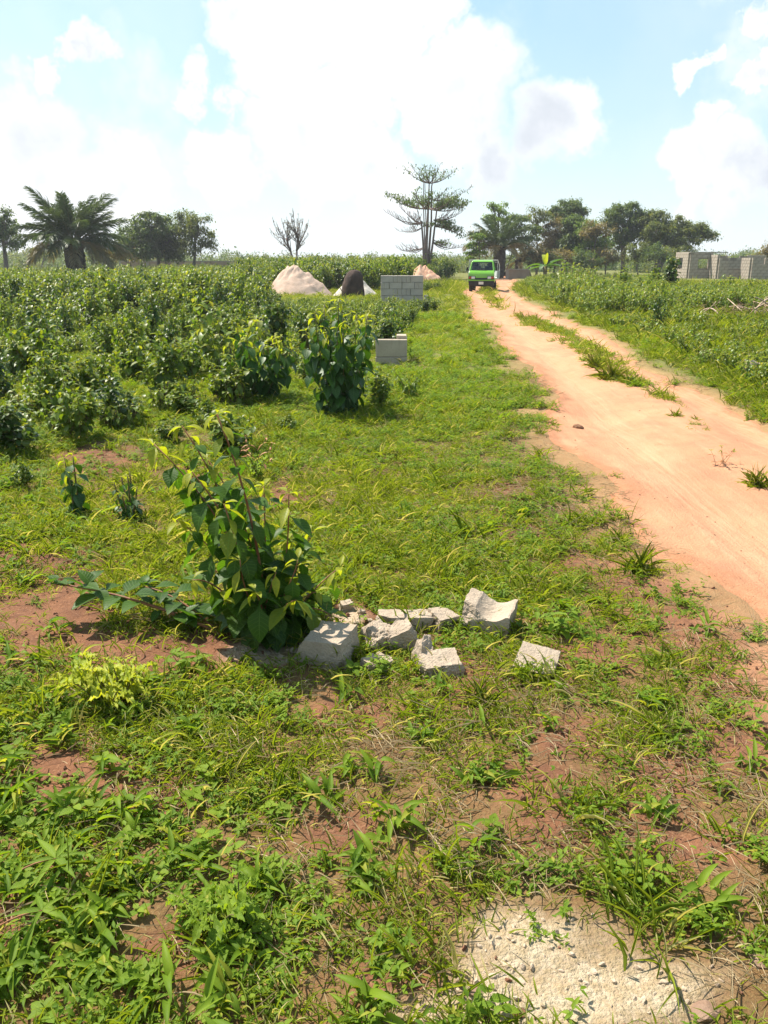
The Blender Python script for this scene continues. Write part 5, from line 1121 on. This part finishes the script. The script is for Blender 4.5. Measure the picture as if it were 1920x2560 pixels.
p = W(752, 700, 41); heap('sand_heap', 'pale pinkish sand heap with a ridged top in the scrub field', on((p.x, p.y)), 2.1, 1.6, 1, M['sandw'], [(-0.40, 0, 1.42, 1.45), (0.30, -0.3, 1.12, 1.35), (-0.15, -0.2, 1.36, 1.5), (-.5, .1, 1.40, 1.3), (-.3, .1, 1.42, 1.4)], rough=0.10)
p = W(893, 700, 40); heap('sand_heap', 'low grey sand heap behind the dark earth mound', on((p.x, p.y)), 1.4, 0.8, 2, M['sandg'], [(0.05, 0, .85, 1.0), (-0.5, .1, .65, .7)])
p = W(1062, 690, 61); heap('sand_heap', 'reddish sand heap at the foot of the tall layered tree', on((p.x, p.y)), 2.0, 1.2, 3, M['sandr'], [(-0.35, 0, 1.28, 1.3), (0.35, 0, .95, 1.25), (0, .2, 1.2, 1.2)])
p = W(882, 700, 37.5); c = on((p.x, p.y)); V = []; q = []; n, k = 40, 26
for i in range(k + 1):
    u = i / k; z = 1.24 * math.sin(u * math.pi / 2)**0.95; rr = 0.54 * math.cos(u * math.pi / 2)**0.72 if i < k else 0.0
    for j in range(n):
        a = 2 * math.pi * j / n; w = 1 + 0.14 * mnoise.noise(Vector((math.cos(a) * 1.5, math.sin(a) * 1.5, z * 1.5 + 7))) + 0.05 * mnoise.noise(Vector((math.cos(a) * 6, math.sin(a) * 6, z * 7))); V.append((rr * w * math.cos(a) + 0.10 * (z > 0.6) * (z - 0.6), rr * w * math.sin(a), z * (1 + 0.05 * mnoise.noise(Vector((math.cos(a), math.sin(a), 3)))) - 0.06))
for i in range(k):
    for j in range(n): q.append((i * n + j, i * n + (j + 1) % n, (i + 1) * n + (j + 1) % n, (i + 1) * n + j))
mb = MB(); mb.add(V, q=q); tag(mb.build('earth_mound', M['termite'], loc=c), 'dark brown dome-shaped earth mound between the sand heap and the block stack', 'mound')
a_ = W(790, 636, 33); b_ = W(850, 725, 33); bz = on((b_.x, b_.y)); mb = MB(); A = np.array(a_ - bz); Bv = A + (np.array(b_ - bz) - A) * ((A[2] + .06) / (A[2] - (b_.z - bz.z))) ; add_tube(mb, curve3(Bv, A, (0.05, 0, 0.02), 8), np.linspace(.02, .008, 8), 5); tag(mb.build('leaning_stick', M['stem'], loc=bz), 'thin dark stick leaning up out of the scrub beside the pinkish sand heap', 'stick')

# ------------------------------------------------------------------ unfinished block house
HB = W(1740, 690, 66); root = empty('block_house', (HB.x, HB.y, 0), 'unfinished roofless house of bare blocks with open window gaps', 'house')
hb = [block_mesh(0.425, 0.20, 0.205, 'block', 0.006, 'house', i) for i in range(3)]; hbh = [block_mesh(0.205, 0.20, 0.205, 'block', 0.006, 'house', i) for i in range(2)]
rb = random.Random(77)
def wall(p0, p1, z0, z1, holes=(), full=True):
    """p0,p1 ground points; holes: (s0,s1,z0,z1) along the wall"""
    a = Vector((p0[0], p0[1], 0)); b = Vector((p1[0], p1[1], 0)); L_ = (b - a).length; ang = math.atan2(b.y - a.y, b.x - a.x); dirx = (b - a).normalized()
    w = MB(); ed = sorted({0.0, L_} | {h[0] for h in holes} | {h[1] for h in holes}); zz = sorted({z0, z1} | {h[2] for h in holes} | {h[3] for h in holes})
    for s0, s1 in zip(ed[:-1], ed[1:]):
        for q0, q1 in zip(zz[:-1], zz[1:]):
            sm, qm = (s0 + s1) / 2, (q0 + q1) / 2
            if any(h[0] < sm < h[1] and h[2] < qm < h[3] for h in holes) or qm > z1: continue
            add_box(w, (s0 + .012 * (s0 == 0), -0.085, q0), (s1 - .012 * (s1 == L_), 0.085, q1 - .012 * (q1 == z1)))
    o = w.build('wall', M['mortar'], root, smooth=False); o.location = (a.x - HB.x, a.y - HB.y, 0); o.rotation_euler = (0, 0, ang)
    nr = int(round((z1 - z0) / 0.225))
    for r_ in range(nr):
        z = z0 + 0.1125 + r_ * 0.225; s = 0.0 if r_ % 2 else -0.225
        while s < L_ - 0.05:
            s0 = max(s, 0); s1 = min(s + 0.45, L_); l = s1 - s0; c = (s0 + s1) / 2; s += 0.45
            segs = [(s0, s1)]
            for h in holes:
                if h[2] < z < h[3]:
                    ns = []
                    for q0, q1 in segs:
                        if h[0] > q0: ns.append((q0, min(q1, h[0])))
                        if h[1] < q1: ns.append((max(q0, h[1]), q1))
                    segs = [x for x in ns if x[1] - x[0] > 0.06]
            if r_ == nr - 1 and rb.random() < 0.22: continue
            for q0, q1 in segs:
                l = q1 - q0; me = hb[rb.randrange(3)] if l > 0.3 else hbh[rb.randrange(2)]; bo = obj('block', me, o, ((q0 + q1) / 2, rb.uniform(-.004, .004), z)); bo.scale = (l / (0.45 if l > 0.3 else 0.225), 1, 1)
    return o
def gx(px, y): q = W(px, 690, y); return (q.x, q.y)
yA, yB, yC, yD = 69.5, 66.6, 65.0, 63.3; zt = 2.2
xa = gx(1719, yB)[0]; xc = gx(1772, yB)[0]; xe = gx(1850, yC)[0]; xg = xe + 3.4
z = lambda py, y: W(1750, py, y).z
h1 = z(632, yB)
wall((xa, yA), (xa, yB), 0.2, h1, [(0.75, 1.7, 0.95, 1.85)])
wall((xa + .0, yB - .1), (xc + .1, yB - .1), 0.2, h1, [(0.65, 1.45, z(671, yB), z(643, yB))])
wall((xc, yB - .2), (xc, yC), 0.2, z(637, yC))
wall((xc, yC - .1), (xe, yC - .1), 0.2, z(645, yC), [(0.75, 1.75, z(672, yC), 3)])
wall((xe, yC - .2), (xe, yD), 0.2, z(645, yD))
wall((xe, yD - .1), (xg, yD - .1), 0.2, z(646, yD), [(0.15, 0.95, z(662, yD), 3), (1.7, 2.5, z(664, yD), 3)])
wall((xa, yA + .1), (xg + .5, yA + .1), 0.2, z(640, yA), [(1.6, 2.7, 0.9, 1.7), (4.2, 5.2, 0.9, 3)])
wall((xc + .9, yB + 1.2), (xe + 1.2, yB + 1.2), 0.2, z(644, yB + 1.2))
mb = MB(); add_box(mb, (xc - 1.75 - HB.x, yB - .2 - HB.y, h1 + .002), (xc + 1.25 - HB.x, yB - .005 - HB.y, h1 + .07)); mb.build('lintel', M['house'], root, smooth=False)
# two far boundary walls
M['brownwall'] = plain('brown_render', (0.26, 0.175, 0.12), (0.33, 0.23, 0.16), 0.95, 2)
for px0, px1, py0, yy, h, lab in [(300, 590, 650, 92, 1.45, 'long low brown boundary wall behind the scrub near the airy tree'), (1268, 1325, 672, 78, 0.75, 'short low brown wall among the trees behind the truck')]:
    p0 = W(px0, py0, yy); p1 = W(px1, py0, yy); L_ = p1.x - p0.x; root_ = empty('boundary_wall', (p0.x, yy, 0), lab, 'wall'); mb = MB(); add_box(mb, (0, -0.1, -.1), (L_, 0.1, h)); mb.build('wall_face', M['brownwall'], root_, smooth=False)
    mb = MB(); add_box(mb, (-.03, -0.13, h + .002), (L_ + .03, 0.13, h + .08)); mb.build('coping', M['house'], root_, smooth=False)
    for i in range(int(L_ / 3) + 1):
        mb = MB(); add_box(mb, (i * 3 - .14, -.14, -.1), (i * 3 + .14, -.103, h - .01)); mb.build('pier', M['house'], root_, smooth=False)

# ------------------------------------------------------------------ brush pile of cut branches
c = on(G(1890, 805)); root = empty('brush_pile', c, 'heap of dead brown branches and roots on the cleared ground', 'brush pile'); r = np.random.default_rng(71)
for i in range(26):
    a = r.uniform(0, 6.28); p0 = np.array([r.normal(0, .75), r.normal(0, .5), r.uniform(0, .12)]); l = r.uniform(.5, 1.5); e = r.uniform(-.05, .6); p1 = p0 + np.array([math.cos(a) * math.cos(e), math.sin(a) * math.cos(e), math.sin(e)]) * l
    mb = MB(); ra = r.uniform(.012, .035); add_tube(mb, curve3(p0, p1, r.normal(0, .12, 3) * (1, 1, .6) + (0, 0, .05), 8), np.linspace(ra, ra * .4, 8), 6); mb.build('branch', M['deadwood'], root)
M['twigs'] = plain('brown_twigs', (0.20, 0.11, 0.07), (0.32, 0.20, 0.13), 0.95, 6)
mb = MB()
for i in range(420):
    a = r.uniform(0, 6.28); p0 = np.array([r.normal(0, .8), r.normal(0, .5), abs(r.normal(0, .16))]); l = r.uniform(.12, .45); e = r.uniform(-.2, .8); add_tube(mb, [p0, p0 + np.array([math.cos(a) * math.cos(e), math.sin(a) * math.cos(e), math.sin(e)]) * l], [.008, .004], 3, cap=False)
mb.build('twigs', M['twigs'], root)['kind'] = 'stuff'
p = on(G(1945, 790)); heap('soil_heap', 'small reddish soil heap behind the dead branches', p, 1.0, .5, 5, M['sandr'], [(0, 0, .55, .9)], 'soil heap')

# ------------------------------------------------------------------ green mini truck
def paint(name, c, rough=0.3, coat=0.6):
    return plain(name, c, tuple(x * .75 + .02 for x in c), rough, 3, 0, 0.5, 0, coat=coat)
M['green'] = paint('green_paint', (0.175, 0.47, 0.014)); M['black'] = plain('black_plastic', (0.012, 0.013, 0.016), (0.025, 0.025, 0.028), 0.6, 6); M['rubber'] = plain('tyre_rubber', (0.015, 0.015, 0.016), (0.04, 0.035, 0.03), 0.9, 9)
M['steel'] = plain('grey_steel', (0.40, 0.39, 0.36), (0.50, 0.48, 0.45), 0.6, 5); M['lamp'] = plain('lamp_glass', (0.62, 0.62, 0.60), (0.75, 0.75, 0.72), 0.15, 20, spec=.8); M['amber'] = plain('amber_lens', (0.35, 0.06, 0.02), (0.42, 0.09, 0.03), 0.25, 9)
M['plate'] = plain('plate_white', (0.62, 0.62, 0.58), (0.7, 0.7, 0.66), 0.5, 9); M['bedside'] = plain('bed_paint', (0.55, 0.56, 0.54), (0.66, 0.66, 0.63), 0.6, 4)
gm, t, out = newmat('window_glass'); gl = nd(t, 'ShaderNodeBsdfGlossy', inp={'Roughness': 0.03, 'Color': (0.9, 0.95, 1, 1)}); tp = nd(t, 'ShaderNodeBsdfTransparent', inp={'Color': (0.62, 0.68, 0.70, 1)}); fr = nd(t, 'ShaderNodeFresnel', inp={'IOR': 1.5})
t.links.new(nd(t, 'ShaderNodeMixShader', inp={0: fr.outputs[0], 1: tp.outputs[0], 2: gl.outputs[0]}).outputs[0], out.inputs[0]); M['glass'] = gm
g = G(1203, 728); root = empty('mini_truck', (g.x, g.y + 0.2, hz1(g.x, g.y) + 0.005), 'bright green small flatbed truck parked on the sandy track facing the clearing', 'truck', rz=-R(11))
def part(name, mat, parent=root, smooth=False, bev=0.0):
    mb = MB(); mb.fin = lambda: _fin(mb, name, mat, parent, smooth, bev); return mb
def _fin(mb, name, mat, parent, smooth, bev):
    o = mb.build(name, M[mat], parent, smooth)
    if bev:
        md = o.modifiers.new('bevel', 'BEVEL'); md.width = bev; md.segments = 2; md.limit_method = 'ANGLE'
    return o
def loft(mb, secs):
    """secs: (z, half width, y front, y back) rings"""
    V = []; q = []
    for z_, hw, yf, yb in secs: V += [(-hw, yf, z_), (hw, yf, z_), (hw, yb, z_), (-hw, yb, z_)]
    n = len(secs)
    for i in range(n - 1):
        for j in range(4): a = i * 4 + j; b = i * 4 + (j + 1) % 4; q.append((a, b, b + 4, a + 4))
    q += [(3, 2, 1, 0), tuple((n - 1) * 4 + j for j in range(4))]; mb.add(V, q=q)
m = part('cab_body', 'green', bev=.02); loft(m, [(.50, .68, .03, 1.2), (.66, .69, .02, 1.2), (.80, .69, .02, 1.2), (.95, .69, .03, 1.2), (1.03, .685, .07, 1.2), (1.13, .665, .16, 1.2)]); cabo = m.fin()
m = part('cab_roof', 'green', bev=.025); loft(m, [(1.56, .575, .44, 1.2), (1.63, .55, .50, 1.18), (1.67, .48, .62, 1.1)]); m.fin()
for sx_ in (-1, 1):
    m = part('pillar', 'green'); add_tube(m, [(sx_ * .64, .18, 1.12), (sx_ * .56, .46, 1.58)], [.032, .030], 6); m.fin()
    m = part('pillar', 'green'); add_tube(m, [(sx_ * .645, 1.15, 1.12), (sx_ * .56, 1.15, 1.58)], [.045, .04], 6); m.fin()
    m = part('side_window', 'glass'); m.add([(sx_ * .643, .24, 1.135), (sx_ * .643, 1.1, 1.135), (sx_ * .562, 1.1, 1.56), (sx_ * .562, .48, 1.56)], q=[(0, 1, 2, 3)]); m.fin()
    m = part('headlight', 'lamp', bev=.01); add_box(m, (min(sx_ * .34, sx_ * .53), -.004, .70), (max(sx_ * .34, sx_ * .53), .05, .82)); hl = m.fin()
    mm = MB(); add_box(mm, (min(sx_ * .535, sx_ * .67), -.003, .70), (max(sx_ * .535, sx_ * .67), .06, .82)); mm.build('turn_signal', M['amber'], hl, False)
    mm = MB(); add_box(mm, (min(sx_ * .31, sx_ * .69), .004, .675), (max(sx_ * .31, sx_ * .69), .05, .845)); mm.build('bezel', M['black'], hl, False)
    m = part('mirror', 'black', bev=.01); add_box(m, (sx_ * .78 - .05, .28, 1.12), (sx_ * .78 + .05, .31, 1.30)); add_tube(m, [(sx_ * .66, .28, 1.14), (sx_ * .78, .3, 1.2)], [.012, .012], 5); m.fin()
    m = part('wiper', 'black'); add_tube(m, [(sx_ * .08 + .2, .165, 1.15), (sx_ * .08 - .25, .20, 1.19)], [.010, .008], 4); m.fin()
m = part('windshield', 'glass'); m.add([(-.62, .185, 1.14), (.62, .185, 1.14), (.545, .455, 1.57), (-.545, .455, 1.57)], q=[(0, 1, 2, 3)]); m.fin()
m = part('grille', 'black'); add_box(m, (-.315, .0, .655), (.315, .05, .745)); m.fin()
m = part('bumper', 'green', bev=.012); add_box(m, (-.70, -.05, .595), (.70, .04, .65)); bu = m.fin()
m = part('lower_apron', 'black', bev=.02); loft(m, [(.30, .62, .06, .3), (.36, .67, -.01, .3), (.594, .69, -.03, .3)]); m.fin()
m = part('number_plate', 'plate'); add_box(m, (-.13, -.045, .41), (.13, -.033, .55)); m.fin()
m = part('cab_back', 'black'); add_box(m, (-.64, 1.12, 1.13), (-.28, 1.16, 1.56)); add_box(m, (.28, 1.12, 1.13), (.64, 1.16, 1.56)); add_box(m, (-.28, 1.12, 1.13), (.28, 1.16, 1.24)); add_box(m, (-.28, 1.12, 1.52), (.28, 1.16, 1.56)); m.fin()
for sx_ in (-1, 1):
    m = part('seat', 'black', bev=.03); add_box(m, (sx_ * .33 - .22, .85, 1.131), (sx_ * .33 + .22, 1.0, 1.36)); add_box(m, (sx_ * .33 - .1, .88, 1.365), (sx_ * .33 + .1, .96, 1.48)); m.fin()
m = part('steering_wheel', 'black', smooth=True); aa = np.linspace(0, 6.283, 17); add_tube(m, np.stack([-.3 + .18 * np.cos(aa), .5 + .06 * np.sin(aa), 1.2 + .16 * np.sin(aa)], 1), [.014] * 17, 5); m.fin()
m = part('chassis', 'black'); add_box(m, (-.38, .3, .38), (.38, 3.0, .495)); m.fin()
m = part('bed_floor', 'bedside'); add_box(m, (-.78, 1.25, .66), (.78, 3.15, .72)); m.fin()
for sx_ in (-1, 1):
    m = part('bed_side', 'bedside'); add_box(m, (min(sx_ * .76, sx_ * .80), 1.25, .722), (max(sx_ * .76, sx_ * .80), 3.15, 1.08)); bsd = m.fin()
    for k in range(4):
        mm = MB(); add_box(mm, (sx_ * .815 - .012, 1.3 + k * .58, .70), (sx_ * .815 + .012, 1.36 + k * .58, 1.10)); mm.build('stake', M['steel'], bsd, False)
m = part('tailgate', 'bedside'); add_box(m, (-.758, 3.12, .722), (.758, 3.15, 1.08)); m.fin()
m = part('head_rack', 'steel', smooth=False)
for x0 in (-.78, .78): add_tube(m, [(x0, 1.28, .72), (x0, 1.28, 1.66)], [.022, .022], 6)
add_tube(m, [(-.80, 1.28, 1.66), (.80, 1.28, 1.66)], [.024, .024], 6); add_tube(m, [(-.78, 1.28, 1.56), (.78, 1.28, 1.56)], [.018, .018], 6)
for x0 in (-.3, 0, .3): add_tube(m, [(x0, 1.28, 1.1), (x0, 1.28, 1.66)], [.014, .014], 5)
m.fin()
for sx_ in (-1, 1):
    m = part('side_rail', 'steel'); add_tube(m, [(sx_ * .78, 1.28, 1.66), (sx_ * .78, 3.1, 1.40), (sx_ * .78, 3.12, 1.08)], [.02, .02, .02], 6); m.fin()
for sx_ in (-1, 1):
    for yy in (.42, 2.45):
        c = (sx_ * .58, yy, .272); o = MB(); nS = 24; V = []; q = []
        prof_ = [(-.085, .15), (-.085, .24), (-.065, .272), (.065, .272), (.085, .24), (.085, .15)]
        for j in range(nS):
            a = 2 * math.pi * j / nS
            for dx, rr in prof_: V.append((dx, rr * math.cos(a), rr * math.sin(a)))
        kq = len(prof_)
        for j in range(nS):
            for i in range(kq - 1): q.append((j * kq + i, j * kq + i + 1, ((j + 1) % nS) * kq + i + 1, ((j + 1) % nS) * kq + i))
        wr_ = empty('wheel', c); wr_.parent = root; o.add(V, q=q); o.build('tyre', M['rubber'], wr_)
        rm = MB(); add_tube(rm, [(-.07, 0, 0), (-.055, 0, 0), (.055, 0, 0), (.07, 0, 0)], [.10, .152, .152, .10], 18); rm.build('rim', M['steel'], wr_)
# ------------------------------------------------------------------ haze
mb = MB(); add_box(mb, (-540, -80, -1.6), (540, 660, 22)); hm, t, out = newmat('haze_air')
pvn = nd(t, 'ShaderNodeVolumePrincipled', inp={'Color': (0.93, 0.96, 1.0, 1), 'Density': 0.0005, 'Anisotropy': 0.3}); t.links.new(pvn.outputs[0], out.inputs['Volume'])
hz_o = mb.build('haze', hm, smooth=False); tag(hz_o, 'thin pale haze in the air over the whole field', 'haze', kind='stuff')
